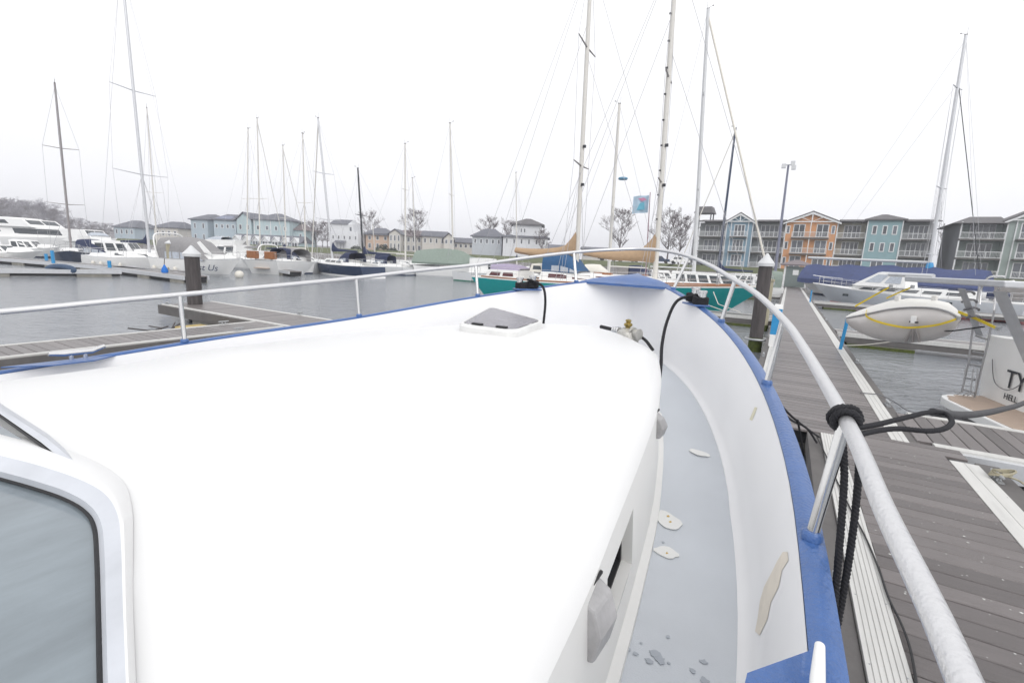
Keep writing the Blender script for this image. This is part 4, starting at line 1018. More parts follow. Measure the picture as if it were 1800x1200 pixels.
# main roof
for x0, x1 in ((-5.6, -.9), (4.9, 9.3), (18.5, 21.6), (27.5, 31.5)):
    g = MB(); y0 = -.6; g.ext([(x0 - .3, y0, ZE + .02), (x0 - .3, 5.5, 12.05), (x0 - .3, 11.6, ZE + .02), (x0 - .3, 11.6, ZE + .2), (x0 - .3, 5.5, 12.25), (x0 - .3, y0, ZE + .2)], (x1 - x0 + .6, 0, 0)); g.build('roof', roofgrey, apt)
g = MB(); g.bb(-5.5, 31.3, 5.6, 10.9, ZE + .03, 11.95); g.build('attic', roofgrey, apt)
# second block, closer, with a hipped roof and a sage gabled bay
S2, _ = fac(1680, 440, -3.0)
P3 = P1 + FE * S2 - FN * 3.0
apt2 = thing('apartment_building', 'sage grey apartment block with white railings at the right edge of the photo', 'building', P3, math.atan2(FE.y, FE.x))
wall(apt2, 0, .3, 0, 12, Z0, ZE - .2, c_dark); wall(apt2, .31, 5.1, 1.6, 12, Z0, ZE - .2, c_green)
for z in FL:
    balcony(apt2, .0, 5.05, -.7, 1.59, z + .02); window(apt2, 1.4, 1.6, z + .15, 3.0, 2.2, 4); g = MB(); g.bb(-.05, .11, -.6, -.45, z + .03, z + 2.6); g.build('post', trim, apt2)
wall(apt2, 5.12, 12.5, -.3, 12, Z0, ZE, c_green)
for z in FL: window(apt2, 6.6, -.301, z + .12, 1.9, 2.3, 2); balcony(apt2, 6.3, 9.6, -1.5, -.31, z + .02); window(apt2, 10.4, -.301, z + .12, 1.4, 2.2, 2)
for x in (5.1, 6.05): g = MB(); g.bb(x, x + .15, -.42, -.31, Z0, ZE); g.build('corner_board', trim, apt2)
g = MB(); g.add([(-1.2, -1.3, ZE - .5), (5.2, -1.3, ZE - .5), (5.2, 12.6, ZE - .5), (-1.2, 12.6, ZE - .5), (1.6, 4.0, 12.2), (5.2, 4.0, 12.2), (5.2, 8, 12.2), (1.6, 8, 12.2)], [(0, 1, 5, 4), (1, 2, 6, 5), (2, 3, 7, 6), (3, 0, 4, 7), (4, 5, 6, 7), (3, 2, 1, 0)]); g.build('roof', roofgrey, apt2)
gable(apt2, 5.12, 12.5, -.3, 9, ZE, 13.3, c_green)
# lookout tower behind the left end
tl = dep(1237, 400, 108); t = thing('lookout_tower', 'open framed lookout tower with a dark flat roof behind the left end of the apartments', 'tower', (tl.x, tl.y, 2.75), math.atan2(FE.y, FE.x))
g = MB(); [g.bb(x - .12, x + .12, y - .12, y + .12, 0, 11.2) for x in (-1.5, 1.5) for y in (-1.5, 1.5)]; g.build('post', c_dark, t)
g = MB(); g.add([(-2, -2, 11.2), (2, -2, 11.2), (2, 2, 11.2), (-2, 2, 11.2), (-1.5, -1.5, 12.6), (1.5, -1.5, 12.6), (1.5, 1.5, 12.6), (-1.5, 1.5, 12.6)], [(0, 1, 5, 4), (1, 2, 6, 5), (2, 3, 7, 6), (3, 0, 4, 7), (4, 5, 6, 7), (3, 2, 1, 0)]); g.build('roof', roofgrey, t)
for z in (2.6, 5.4, 8.3): g = MB(); g.bb(-1.7, 1.7, -1.7, 1.7, z - .15, z); [g.bb(-1.65, 1.65, y - .03, y + .03, z + 1, z + 1.07) for y in (-1.6, 1.6)]; g.build('landing', c_grey, t)

# ------------------------------------------------------------------ houses across the harbour (left)
h_blue = clap('pale_blue_clapboard', (0.42, 0.495, 0.55)); h_aqua = clap('pale_aqua_clapboard', (0.44, 0.545, 0.57)); h_white = clap('white_render', (0.68, 0.69, 0.71)); h_cream = clap('cream_render', (0.60, 0.575, 0.53)); h_peach = clap('peach_render', (0.58, 0.43, 0.33)); h_grey = clap('pale_grey_render', (0.47, 0.50, 0.53))
slate = mat('slate_roof', (0.145, 0.15, 0.175), .85, var=.2, scale=.8); brownroof = mat('brown_tile_roof', (0.19, 0.16, 0.165), .9, var=.2, scale=.8)
def house(label, px0, px1, Y, m, zg, ze, zr, depth=9, rz=-8, roof='hip', rm=None, ridge=.4, rows=((3, 1.5),), nwin=4, ww=.9, wh=1.5, over=.5, axis='x', group=None, name='house'):
    a, b = dep(px0, 430, Y), dep(px1, 430, Y); r = R(rz); w = (b - a).length / math.cos(r)
    t = thing(name, label, 'house', (a.x, a.y, zg), r, group)
    wall(t, 0, w, 0, depth, -.4, ze - zg, m)
    if roof == 'hip': hip(t, 0, w, 0, depth, ze - zg + .18, zr - zg, over, ridge, rm or slate, axis=axis)
    elif roof == 'gable':
        g = MB(); xm = w / 2; z = ze - zg; za = zr - zg
        g.ext([(0, 0, z), (w, 0, z), (xm, 0, za - .15)], (0, depth, 0)); g.build('gable', m, t)
        g = MB(); g.ext([(-over, -.4, z - .2), (xm, -.4, za), (xm, -.4, za + .2), (-over, -.4, z)], (0, depth + .8, 0)); g.ext([(xm, -.4, za), (w + over, -.4, z - .2), (w + over, -.4, z), (xm, -.4, za + .2)], (0, depth + .8, 0)); g.build('roof', rm or slate, t)
    elif roof == 'side':
        g = MB(); z = ze - zg; za = zr - zg
        g.ext([(-over, -.5, z - .1), (-over, depth / 2, za), (-over, depth + .5, z - .1), (-over, depth + .5, z + .1), (-over, depth / 2, za + .2), (-over, -.5, z + .1)], (w + 2 * over, 0, 0)); g.build('roof', rm or slate, t)
    for z, h in rows:
        for i in range(nwin): window(t, (i + .5) / nwin * w - ww / 2, -.001, z, ww, h, 2 if ww > 1 else 1)
    return t, w
t, w_ = house('pale blue house with slate hip roof, leftmost of the blue houses across the harbour', 338, 376, 136, h_blue, 2.6, 8.9, 10.7, rows=((3.9, 1.5), (.8, 1.6)), nwin=2, depth=8, rz=-20)
t, w_ = house('pale blue house with solar panels, right neighbour of the leftmost blue house', 378, 415, 133, h_blue, 2.6, 9.0, 10.9, rows=((4.2, 1.1), (1.0, 1.1)), nwin=4, ww=.75, depth=9, rz=4)
g = MB(); g.add([(.4, -.2, 6.75), (5.0, -.2, 6.75), (4.5, 2.6, 7.75), (1.2, 2.6, 7.75)], [(0, 1, 2, 3)]); g.build('solar_panel', mat('solar_panel_blue', (.09, .11, .2), .25), t)
t, w_ = house('pale aqua gabled house next to the blue pair across the harbour', 418, 447, 131, h_aqua, 2.6, 9.1, 11.1, roof='gable', rows=((4.0, 1.4), (.8, 1.6)), nwin=2, rz=-12)
t, w_ = house('large pale aqua house with a pyramid slate roof behind the silver masts', 447, 509, 130, h_aqua, 2.6, 9.4, 11.5, rows=((4.1, 1.2), (1.0, 1.7)), nwin=4, ww=.8, rz=2, ridge=.15)
for k in (0, 1): g = MB(); x = .2 + k * 4.3; g.bb(x, x + .2, -.08, -.005, 0, 6.8); g.build('corner_board', trim, t)
t, w_ = house('low pale aqua annex with dark mono roof right of the large aqua house', 509, 535, 133, h_aqua, 2.6, 7.2, 9.2, rows=((2.6, 1.1),), nwin=2, ww=.7, rz=2, rm=brownroof, ridge=.1)
t, w_ = house('tall white house with grey gabled roof and small dark windows', 581, 630, 135, h_white, 2.4, 7.4, 7.6, roof=None, rows=((2.9, 1.1),), nwin=5, ww=.6, rz=0)
wall(t, .1, 6.4, .4, 9, 4.8, 7.2, h_white); g = MB(); g.ext([(-.3, 0, 7.1), (-.3, 4.5, 8.6), (-.3, 9.4, 7.1)], (5.2, 0, 0)); g.build('roof', slate, t)
g = MB(); g.ext([(4.9, .2, 7.1), (6.9, 4.5, 7.1), (5.9, 2.2, 8.6)], (.1, .1, 0)); g.build('gable', h_white, t); window(t, 5.2, .399, 5.2, .8, 1.3, 1)
g = MB(); g.add([(1.4, -1.6, 2.0), (4.4, -1.6, 2.0), (4.4, 0, 2.6), (1.4, 0, 2.6)], [(0, 1, 2, 3)]); [g.bb(x - .06, x + .06, -1.6, -1.48, 0, 2.0) for x in (1.5, 2.4, 3.4, 4.3)]; g.build('porch', slate, t)
t, w_ = house('peach house with a slate roof right of the black mast', 643, 684, 140, h_peach, 2.5, 7.4, 9.4, rows=((3.2, 1.2), (.8, 1.5)), nwin=3, rz=2, ridge=.35)
g = MB(); g.add([(-.3, -.7, 4.6), (w_ + .3, -.7, 4.6), (w_ + .3, 0, 5.2), (-.3, 0, 5.2)], [(0, 1, 2, 3)]); g.build('awning', slate, t)
t, w_ = house('cream house front with tall columned gable beside the peach house', 684, 704, 138, h_cream, 2.5, 7.6, 8.9, roof='gable', rows=((3.1, 1.7), (.5, 2.0)), nwin=3, ww=.6, rz=0)
t, w_ = house('long cream house wing with brown tiled roof behind the bare birch', 704, 742, 142, h_cream, 2.5, 7.3, 9.0, roof='side', rm=brownroof, rows=((3.1, 1.4), (.6, 1.6)), nwin=4, rz=-2)
t, w_ = house('long cream house with slate roof right of the bare birch', 742, 782, 138, h_cream, 2.5, 7.4, 8.9, roof='side', rows=((3.0, 1.4),), nwin=4, ww=.7, rz=4)
t, w_ = house('small cream gabled house end with a round slate roof', 780, 797, 136, h_cream, 2.5, 6.9, 8.4, roof='gable', rows=((3.0, 1.2),), nwin=2, ww=.8, rz=8)
t, w_ = house('low cream terrace with slate roof left of the pale grey hip roofed house', 797, 832, 145, h_cream, 2.5, 6.2, 7.6, roof='side', rows=((2.2, 1.1),), nwin=4, rz=0)
t, w_ = house('pale grey house with a wide slate hip roof behind the green tarpaulin', 830, 882, 122, h_grey, 2.6, 7.3, 9.6, rows=((3.0, 1.2),), nwin=5, ww=.7, rz=-6, ridge=.3)
t, w_ = house('pale grey lower storey house with a wrap round slate roof left of the ketch mast', 884, 962, 118, h_white, 2.6, 7.4, 8.2, rows=((3.2, 1.3),), nwin=6, ww=.6, rz=-4, ridge=.75)
wall(t, 2.2, 9.2, 1.5, 9, 5.3, 7.9, h_white); hip(t, 2.2, 9.2, 1.5, 9, 8.1, 9.7, .7, .15, roofgrey); window(t, 4.0, 1.499, 6.0, .55, 1.1, 1); window(t, 4.8, 1.499, 6.0, .55, 1.1, 1)
house('distant low house with a dark roof behind the mizzen boom', 962, 1000, 150, h_grey, 2.5, 5.2, 7.0, roof='side', rows=((1.0, 1.2),), nwin=4, rz=0)
house('low flat roofed harbour shed behind the tan sail cover', 1024, 1068, 120, h_cream, 2.5, 5.4, 5.9, roof='side', rows=((1.0, 1.2),), nwin=5, rz=-10)
t, w_ = house('grey blue bungalow with shallow hip roof far left behind the tall silver mast', 203, 244, 150, h_blue, 2.6, 6.2, 8.6, rows=((1.6, 1.4),), nwin=4, rz=-10)
t, w_ = house('cream bungalow with green slate roof left of the blue houses', 273, 318, 140, h_cream, 2.6, 6.4, 8.4, rows=((1.6, 1.4),), nwin=4, rz=-6, ridge=.5)
house('dark roofed row behind the leftmost blue house', 318, 342, 150, h_grey, 2.6, 6.6, 7.4, roof='side', rows=((1.6, 1.3),), nwin=2, rz=0)
# boathouse row with white dormers
a, b = dep(408, 430, 112), dep(532, 430, 112); w_ = (b - a).length
t = thing('boathouse_row', 'low boathouse row with dark roof and white gabled dormers in front of the aqua houses', 'boathouse', (a.x, a.y, 1.6), R(-3))
wall(t, 0, w_, 0, 6, 0, 1.9, h_aqua); g = MB(); g.ext([(-.2, -.4, 1.9), (-.2, 2.4, 3.5), (-.2, 6.4, 1.9)], (w_ + .4, 0, 0)); g.build('roof', slate, t)
for i in range(7):
    x = .6 + i * (w_ - 2.6) / 6; g = MB(); g.ext([(x, -.6, 0), (x + 1.5, -.6, 0), (x + 1.5, -.6, 2.0), (x + .75, -.6, 2.9), (x, -.6, 2.0)], (0, 2.2, 0)); d_ = g.build('dormer', h_white, t)
    g = MB(); g.ext([(x - .2, -.8, 1.85), (x + .75, -.8, 2.95), (x + 1.7, -.8, 1.85), (x + 1.7, -.8, 2.0), (x + .75, -.8, 3.12), (x - .2, -.8, 2.0)], (0, 2.4, 0)); g.build('dormer_roof', trim, d_)
    g = MB(); [g.bb(x + k, x + k + .45, -.63, -.58, .4, 1.9) for k in (.2, .85)]; g.build('pane', glassmid, d_)

# ------------------------------------------------------------------ boats on the left
# superyacht
hd = R(-6); Y = 72; c = berth(28, Y); L = 36; loc = c - V((math.cos(hd), math.sin(hd), 0)) * L / 2
t = thing('superyacht', 'large white multi deck motor yacht with long dark window bands at the left edge', 'yacht', loc, hd)
hwf, shf = hull_parts(t, L, 7, 1.9, 2.6, white, navy, antif, ws=.9, br=3, mid=.35)
house_block(t, 'main_deck', .5, L - 2.5, 3.3, 1.6, 1.9, 3.6, white, rake_f=1.3, rake_b=-.1, win=glassdark, nwin=3, wh=(.42, .88))
house_block(t, 'upper_deck', 2, L - 11, 3.0, 2.4, 3.62, 4.7, white, rake_f=1.6, rake_b=-.3, win=glassdark, nwin=2, wh=(.36, .84))
house_block(t, 'sun_deck', 1, L - 14.4, 3.1, 2.3, 4.71, 4.92, white, rake_f=.6, rake_b=-.4)
g = MB(); [g.bb(x - .3, x + .3, y - .12, y + .12, 4.92, 5.7) for x in (7, 11.5) for y in (-2, 2)]; g.bb(5.5, 13.5, -2.5, 2.5, 5.7, 5.88); g.build('hardtop', white, t, bevel=.04)
guardrail(t, hwf, shf, L, .72, .99, n=8, h=.9)
for s in (1, -1): g = MB(); [g.ext([(x, s * 3.32, 1.95), (x + .55, s * 3.32, 1.95), (x + 1.6, s * 3.2, 4.3), (x + 1.05, s * 3.2, 4.3)], (0, s * .06, 0)) for x in (11.2,)]; g.build('pillar', white, t)

def mast_extra(t, base, top, r, m, spreaders, hw, dz, **k): return rig(t, base, top, r, m, spreaders, hw=hw, deckz=dz, **k)
sail_yacht('navy hulled yacht with white topsides and weathered grey mast in front of the superyacht', 132, 46, -48, 9.6, 3.0, navy, white, (96, 146), mastx=.47, r=.10, spar=spargrey, spread=((.28, 1.3), (.62, 1.25)), cover=greywhite, fb=(.95, 1.3), hwin=False)
motor_boat('small white sports boat with black outboard at the left edge', 22, 43, 8, 5.6, 2.3, fb=(.8, 1.1), cabin=(.3, .6), ch=.7, stripe=greywhite, arch=True, rail=False)
motor_boat('white cabin cruiser between the superyacht and the navy yacht', 66, 54, 20, 6, 2.6, cabin=(.25, .65), ch=.95, nwin=3)
motor_boat('white flybridge cruiser with dark framed windscreen moored beyond the navy yacht', 186, 55, -28, 9.5, 3.3, cabin=(.22, .66), ch=1.2, fly=True)
q, hwf, shf = sail_yacht('white sloop with very tall silver mast and two long spreaders beside the canopy boat', 258, 39.5, -20, 11.5, 3.7, white, navy, (212, -70), mastx=.56, r=.105, spar=alu, spread=((.29, 2.05), (.58, 1.65)), cover=navycloth, boomL=.30, fb=(1.05, 1.35), furl=None)
fenders(q, hwf, (2.2, 3.4, 4.6, 5.9), -1, cream)
motor_boat('white motor boat with grey sliding roof behind the tall silver mast', 232, 52, 12, 9, 3.2, cabin=(.2, .62), ch=1.3, canopy=navycloth)
sail_yacht('distant white yacht with slim mast right of the tall silver mast', 282, 58, -60, 9, 3, white, navy, (258, 190), mastx=.5, r=.075, spar=sparwhite, spread=((.42, 1.0),), cover=greycanvas)
# boat with the lettering on its side and the grey canopy
hd = R(-16); c = berth(357, 37); L = 7.6; loc = c - V((math.cos(hd), math.sin(hd), 0)) * L / 2
t = thing('canopy_cruiser', 'white cruiser with grey canopy and dark lettering on its side behind the pile', 'motor boat', loc, hd)
hwf, shf = hull_parts(t, L, 2.9, 1.25, 1.45, white, greywhite, antif, ws=.9, br=1.3, sr=.1, wlb=.84, rub=greywhite)
hood(t, 'canopy', .9, 5.5, 1.28, 1.15, 2.8, greycanvas, clearvinyl, n=7)
house_block(t, 'foredeck_cabin', 4.9, 7.1, 1.0, .35, 1.3, 1.62, white, rake_f=.5, front=False)
g = MB(); g.tube(catmull([(1.1, 1.32, 1.1), (.75, 1.3, 2.4), (.6, 1.0, 3.0), (.6, 0, 3.1), (.6, -1.0, 3.0), (.75, -1.3, 2.4), (1.1, -1.32, 1.1)], 5), .06, 8); g.build('arch', white, t, 50)
g = MB(); g.ext([(5.3, -1.0, 1.75), (5.9, -.85, 1.6), (4.95, -1.05, 2.6), (4.75, -1.1, 2.5)], (0, .05, 0)); g.build('windscreen_frame', white, t)
guardrail(t, hwf, shf, L, .68, .98, n=4, h=.5)
text('lettering', 'Just Us', .62, navy, t, M.Translation((5.4, -hwf(5.4) * .96 - .05, .66)) @ M.Rotation(R(12), 4, 'Z') @ M.Rotation(R(86), 4, 'X'), .004, shear=.2, sx=1.2)
fenders(t, hwf, (.8, 1.9, 3.0), -1, cream, r=.14)
q = onz(421, 488, 0); t = thing('mooring_buoy', 'round white mooring buoy floating at the bow of the lettered cruiser', 'buoy', q, 0)
g = MB(); g.lathe([(.32 * math.sin(a * math.pi / 10), .12 - .32 * math.cos(a * math.pi / 10)) for a in range(1, 10)], 14, (0, 0, .1)); g.build('float', cream, t, 60)
g = MB(); g.tube([(0, 0, .5), (0, 0, .62)], .05, 6); g.build('ring', galv, t)
motor_boat('dark windowed grey flybridge yacht behind the lettered cruiser', 385, 62, 172, 13, 4, hull=greywhite, cabin=(.2, .7), ch=1.5, fly=True, nwin=4)
g_ = 'white motor boats on the far pontoon'
motor_boat('white sports cruiser with a long sloping foredeck right of the lettered cruiser', 446, 50, 165, 9, 3.1, hull=white, stripe=greywhite, cabin=(.3, .55), ch=.8, arch=True, fb=(1.1, 1.4))
motor_boat('white open sports cruiser with grey windscreen canopy left of the wooden seated transom', 478, 47, 158, 8.5, 3.0, hull=white, stripe=navy, cabin=(.34, .56), ch=.8, canopy=greycanvas, fb=(1.0, 1.25))
sail_yacht('white yacht with slim mast at the far left of the mid harbour masts', 437, 62, 70, 9, 3, white, navy, (436, 226), r=.085, mastx=.5, spread=((.45, 1.0),), cover=greycanvas)
sail_yacht('white yacht with a taller mast among the silver masts in front of the aqua houses', 460, 64, 75, 10, 3.2, white, navy, (452, 208), r=.09, mastx=.5, spread=((.42, 1.5),), cover=greycanvas, furl=(.045, sparwhite))
sail_yacht('white yacht with a shorter mast beside the large aqua house', 505, 63, 72, 9, 3, white, navy, (497, 256), r=.085, mastx=.5, spread=((.35, .9),), cover=navycloth, furl=(.045, sparwhite))
# stern view with two brown seats
q, hwf, shf = sail_yacht('white yacht seen from its broad stern with two brown wooden seats on the rail', 527, 47, 78, 10.5, 3.4, white, white, (532, 235), r=.07, mastx=.6, spread=((.45, .9),), cover=None, ws=.95, sr=.55, fb=(1.25, 1.3), hoodm=navycloth, roof=white)
for s in (1, -1): g = MB(); g.bb(-.05, .45, s * .45, s * 1.35, 1.35, 2.0); g.build('seat', wood, q, bevel=.04)
g = MB(); g.bb(-.02, .3, -.7, .7, .5, .56); g.build('bathing_step', teak, q)
q, hwf, shf = sail_yacht('navy blue sloop with navy sail cover on a silver mast', 598, 47.5, 140, 11.5, 3.5, navy, white, (559, 208), mastx=.62, r=.105, spar=alu, spread=((.29, 1.3), (.62, 1.1)), cover=navycloth, hoodm=navycloth, boomL=.4, furl=(.06, sparwhite), fb=(1.1, 1.4))
sail_yacht('yacht with black carbon mast and dark boom cover behind the navy sloop', 652, 54, 160, 10, 3.3, greywhite, navy, (629, 296), mastx=.6, r=.11, spar=sparblack, spread=((.5, .95),), cover=navycloth, hoodm=navycloth)
sail_yacht('long pale grey sloop with navy sprayhood broadside behind the bow rail', 704, 56.5, -12, 10.2, 3.3, greywhite, antif, (712, 253), mastx=.56, r=.10, spar=sparwhite, spread=((.35, 1.0), (.62, .95)), cover=None, hoodm=navycloth, fb=(1.1, 1.35), roof=white)
sail_yacht('small white yacht with a short mast behind the pale grey sloop', 730, 66, 30, 7.5, 2.6, white, navy, (725, 313), r=.075, mastx=.5, spread=((.5, .7),), cover=None)
# boat under a green tarpaulin
hd = R(-12); c = berth(787, 53); L = 7.4; loc = c - V((math.cos(hd), math.sin(hd), 0)) * L / 2
t = thing('covered_yacht', 'white boat under a ridged green tarpaulin tent behind the bow rail', 'covered boat', loc, hd)
hwf, shf = hull_parts(t, L, 2.8, 1.15, 1.4, white, greywhite, antif, ws=.8, br=.5)
g = MB(); secs = []
for i in range(10):
    k = i / 9; x = lerp(-.1, L * .96, k); hw_ = max(.15, hwf(x) + .1); rz_ = lerp(2.75, 3.1, math.sin(k * math.pi)) - (.9 * max(0, (k - .7) / .3) ** 1.5); j = random.uniform(-.05, .05)
    secs.append([V((x, hw_, 1.35)), V((x, hw_ * 1.03, 1.55)), V((x, hw_ * .55, 2.35 + j - .5 * max(0, k - .7))), V((x, 0.02, rz_)), V((x, -.02, rz_)), V((x, -hw_ * .55, 2.35 - j - .5 * max(0, k - .7))), V((x, -hw_ * 1.03, 1.55)), V((x, -hw_, 1.35))])
g.loft(secs, caps=True); g.build('tarpaulin', greentarp, t, 25)
mb_ = (L * .58, 0, 1.5); rig(t, mb_, loc_top(t, mb_, 791, 217), .10, sparwhite, ((.18, .8), (.5, .85)), [((L, 0, 1.4), .98), ((.1, 0, 1.3), 1)], hw=1.3, deckz=1.2)
motor_boat('grey workboat with green waterline right of the tarpaulin boat', 857, 49, 55, 8, 3, hull=greywhite, stripe=mat('green_boot_stripe', (.03, .16, .11)), cabin=(.3, .62), ch=1.3, fb=(.9, 1.3))
sail_yacht('distant yacht with a thin mast in front of the pale grey houses', 907, 72, 60, 8, 2.8, white, navy, (907, 304), r=.085, mastx=.5, spread=((.4, .8),), cover=navycloth)
sail_yacht('white sailing dinghy with a leaning mast in front of the peach house', 668, 68, 20, 6, 2.2, white, navy, (655, 395), r=.07, mastx=.4, spread=((.5, .4),), cover=None, stays=False, rail=False)

# pontoons of the left basin
def lpont(label, p0, p1, wd, tyre=False):
    a = V((p0[0], p0[1], 0)); d = V((p1[0], p1[1], 0)) - a; Lp = d.length; t = thing('far_pontoon', label, 'pontoon', a, math.atan2(d.y, d.x), 'grey pontoons of the left basin')
    g = MB(); g.bb(0, Lp, -wd / 2 + .12, wd / 2 - .12, ZP - .08, ZP); g.build('deck', plankm, t)
    for s in (1, -1): g = MB(); g.bb(0, Lp, s * (wd / 2 - .11), s * wd / 2, ZP - .24, ZP + .01); g.build('edge_beam', alu, t)
    g = MB(); g.bb(.1, Lp - .1, -wd / 2 + .14, wd / 2 - .14, .04, ZP - .09); g.build('frame', black, t)  # black box added under the deck to paint the shade between floats
    x = 1.2
    while x < Lp - .5: g = MB(); g.bb(x, min(Lp, x + 1.7), -wd / 2 + .05, wd / 2 - .05, -.3, ZP - .1); g.build('float', concrete, t, bevel=.03); x += 4.6
    return t
def xy(px, py, z=ZP): q = onz(px, py, z); return (q.x, q.y)
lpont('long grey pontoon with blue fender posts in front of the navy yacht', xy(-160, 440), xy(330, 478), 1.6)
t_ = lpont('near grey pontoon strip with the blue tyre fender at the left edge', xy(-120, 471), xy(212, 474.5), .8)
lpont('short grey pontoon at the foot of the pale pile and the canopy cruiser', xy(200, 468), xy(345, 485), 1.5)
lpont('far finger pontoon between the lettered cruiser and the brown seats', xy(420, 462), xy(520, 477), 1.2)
q = onz(107, 474, .42); t = thing('tyre_fender', 'blue tyre fender hanging on the near left pontoon', 'tyre', q, R(5))
g = MB(); g.tube([(.75 * math.cos(k * math.pi / 12), 0, .19 * math.sin(k * math.pi / 12)) for k in range(24)], .17, 8, closed=True); g.build('tyre', mat('faded_blue_rubber', (.05, .085, .15), .7, var=.2), t, 60)
for i, (px, py) in enumerate(((82, 458), (94, 463), (193, 471))):
    q = onz(px, py, ZP); t = thing('fender_post', ('faded blue post left of the tall blue post by the navy hull', 'tall sky blue post standing against the navy hull', 'short sky blue post on the pontoon below the white cruiser')[i], 'post', q, 0)
    g = MB(); g.tube([(0, 0, 0), (0, 0, (.55, .95, .5)[i])], .11, 8); g.build('post', skyblue, t, 50)
    g = MB(); g.bb(-.16, .16, -.16, .16, 0, .02); g.build('base_plate', galv, t)
q = onz(290, 481, ZP); t = thing('water_hose_bag', 'bright blue bag hanging beside the pale pile', 'bag', q, 0)
g = MB(); g.lathe([(.16, .05), (.2, .15), (.15, .33), (.06, .5), (.02, .58)], 10); g.build('bag', mat('bright_blue_canvas', (.01, .16, .58), .7), t, 50); g = MB(); g.tube([(0, 0, .58), (.05, 0, .95)], .02, 5); g.build('cord', black, t)

# ------------------------------------------------------------------ the teal ketch and the boats behind it
hd = R(-25.5); L = 16.4; c = ab(26.2, -9.0); loc = V((c.x, c.y, 0)) - V((math.cos(hd), math.sin(hd), 0)) * L / 2
t = thing('teal_ketch', 'long teal hulled ketch with white decks, two tall cream masts and tan sail covers', 'sailing boat', loc, hd)
hwf, shf = hull_parts(t, L, 4.2, 1.22, 1.62, teal, teal, rust, ws=.62, br=2.0, sr=1.0, rub=white, mid=.5, deck=cream)
house_block(t, 'coachroof', 4.6, 11.6, 1.35, .8, 1.25, 1.75, white, rake_f=.8, rake_b=.1, win=mat('dark_red_port_light', (.09, .02, .025), .2), nwin=4, wh=(.35, .8), front=False)
house_block(t, 'aft_cabin', .9, 3.3, 1.25, 1.35, 1.15, 1.7, white, rake_f=.2, rake_b=.4, win=mat('dark_red_port_light', (.1, .02, .02)), nwin=2, wh=(.35, .75), front=False)
house_block(t, 'deckhouse', 3.9, 5.7, 1.15, 1.1, 1.7, 2.15, cream, rake_f=.5, rake_b=.1, win=glassdark, nwin=2)
hood(t, 'sprayhood', 4.7, 6.9, 1.2, 1.75, 2.85, mat('mid_blue_canvas', (.03, .10, .22), .85), clearvinyl)
hood(t, 'deck_cover', 1.2, 3.2, 1.0, 1.7, 2.05, lilac)
g = MB()
for s in (1, -1): g.tube([(x, s * (hwf(x) - .03), shf(x) + .05) for x in [L * i / 20 for i in range(1, 20)]], .045, 6)
g.build('toe_rail', wood, t, 60)
for x, y in ((7.6, .5), (8.4, -.5), (10.2, .4)): g = MB(); g.bb(x - .25, x + .25, y - .25, y + .25, 1.75, 1.86); g.build('deck_hatch', wood, t, bevel=.02)
guardrail(t, hwf, shf, L, .03, .95, n=11, h=.65); pulpit(t, hwf, shf, L)
cr = sparwhite
for nm, px, tp_, r, sp, bl_ in (('mizzen', 1013, (1041, -90), .125, ((.36, 1.35), (.72, 1.5)), 4.0), ('main', 1151, (1192, -110), .135, ((.31, 1.05), (.62, 1.1)), 4.1)):
    x = xfor(t, px, L); b0 = V((x, 0, 1.6)); tpl = loc_top(t, b0, *tp_)
    st = [((min(L + .3, x + 6.0), 0, shf(min(L, x + 6)) + .1), .97), ((max(0, x - 6.6), 1.0, 1.3), .98), ((max(0, x - 6.6), -1.0, 1.3), .98), ((max(.2, x - 4.9), .3, 1.3), .8), ((min(L, x + 4.6), 0, shf(min(L, x + 4.6))), .7)]
    ms = rig(t, b0, tpl, r, cr, sp, st, hw=1.9, deckz=1.35, wr=.011, smat=spargrey, fit=False)
    boom(t, (x, 0, 1.6), 2.75, bl_, cr, tan, r=.07, bulk=.36, rise=.1, droop=.12, peak=.75)
    if nm == 'main':
        g = MB(); [g.box(b0.lerp(tpl, .12 + i * .075) + V((-.1, -.13, 0)), (.1, .06, .07)) for i in range(10)]; g.build('mast_step', sparblack, ms)
    for k in (.30, .42): g = MB(); q = b0.lerp(tpl, k); g.box(q + V((.16, -.1, 0)), (.16, .12, .14)); g.build('deck_light', sparblack, ms)
g = MB()
for a in ((14.0, -.6, .9), (13.4, -1.0, .8)): g.tube([(a[0], a[1] - .9, 1.25), (a[0] + .3, a[1] - 1.3, .7), (a[0] + 1.3, a[1] - 1.9, .45)], .02, 5)
g.build('bow_line', cream, t)
def hullpt(x): return x
q = dep(955, 480, 25.2)
# flag on its own staff
fl = dep(1137, 470, 27.5); t = thing('flagstaff', 'thin purple staff with a pale blue and pink flag between the ketch masts', 'flag', (fl.x, fl.y, 0.9), R(-25))
tp = loc_top(t, (0, 0, 0), 1143, 338); g = MB(); g.tube([(0, 0, 0), tp], [.035, .022], 8); g.build('staff', mat('mauve_staff', (.30, .17, .22)), t)
g = MB(); secs = []
for i in range(9):
    k = i / 8; o_ = V((-.88 * k, .10 * math.sin(k * 7), -.07 * k)); secs.append([tp + o_ + V((-.04, .03 * math.sin(k * 9 + z), -.15 - z * .95)) for z in (0, .25, .5, .75, 1)])
g.loft(secs); fg = g.build('flag_cloth', mat('pale_blue_flag', (.46, .60, .72), .8, var=.15, scale=3), t, 60)
for cl_, pts in ((mat('cyan_print', (.16, .46, .60), .8), ((-.2, -.95), (-.65, -.98), (-.5, -.6), (-.25, -.55))), (mat('magenta_print', (.6, .26, .40), .8), ((-.12, -.42), (-.4, -.5), (-.62, -.35), (-.3, -.3)))):
    g = MB(); g.ext([tp + V((x, -.12, z)) for x, z in pts], (0, .02, 0)); g.build('flag_print', cl_, fg)

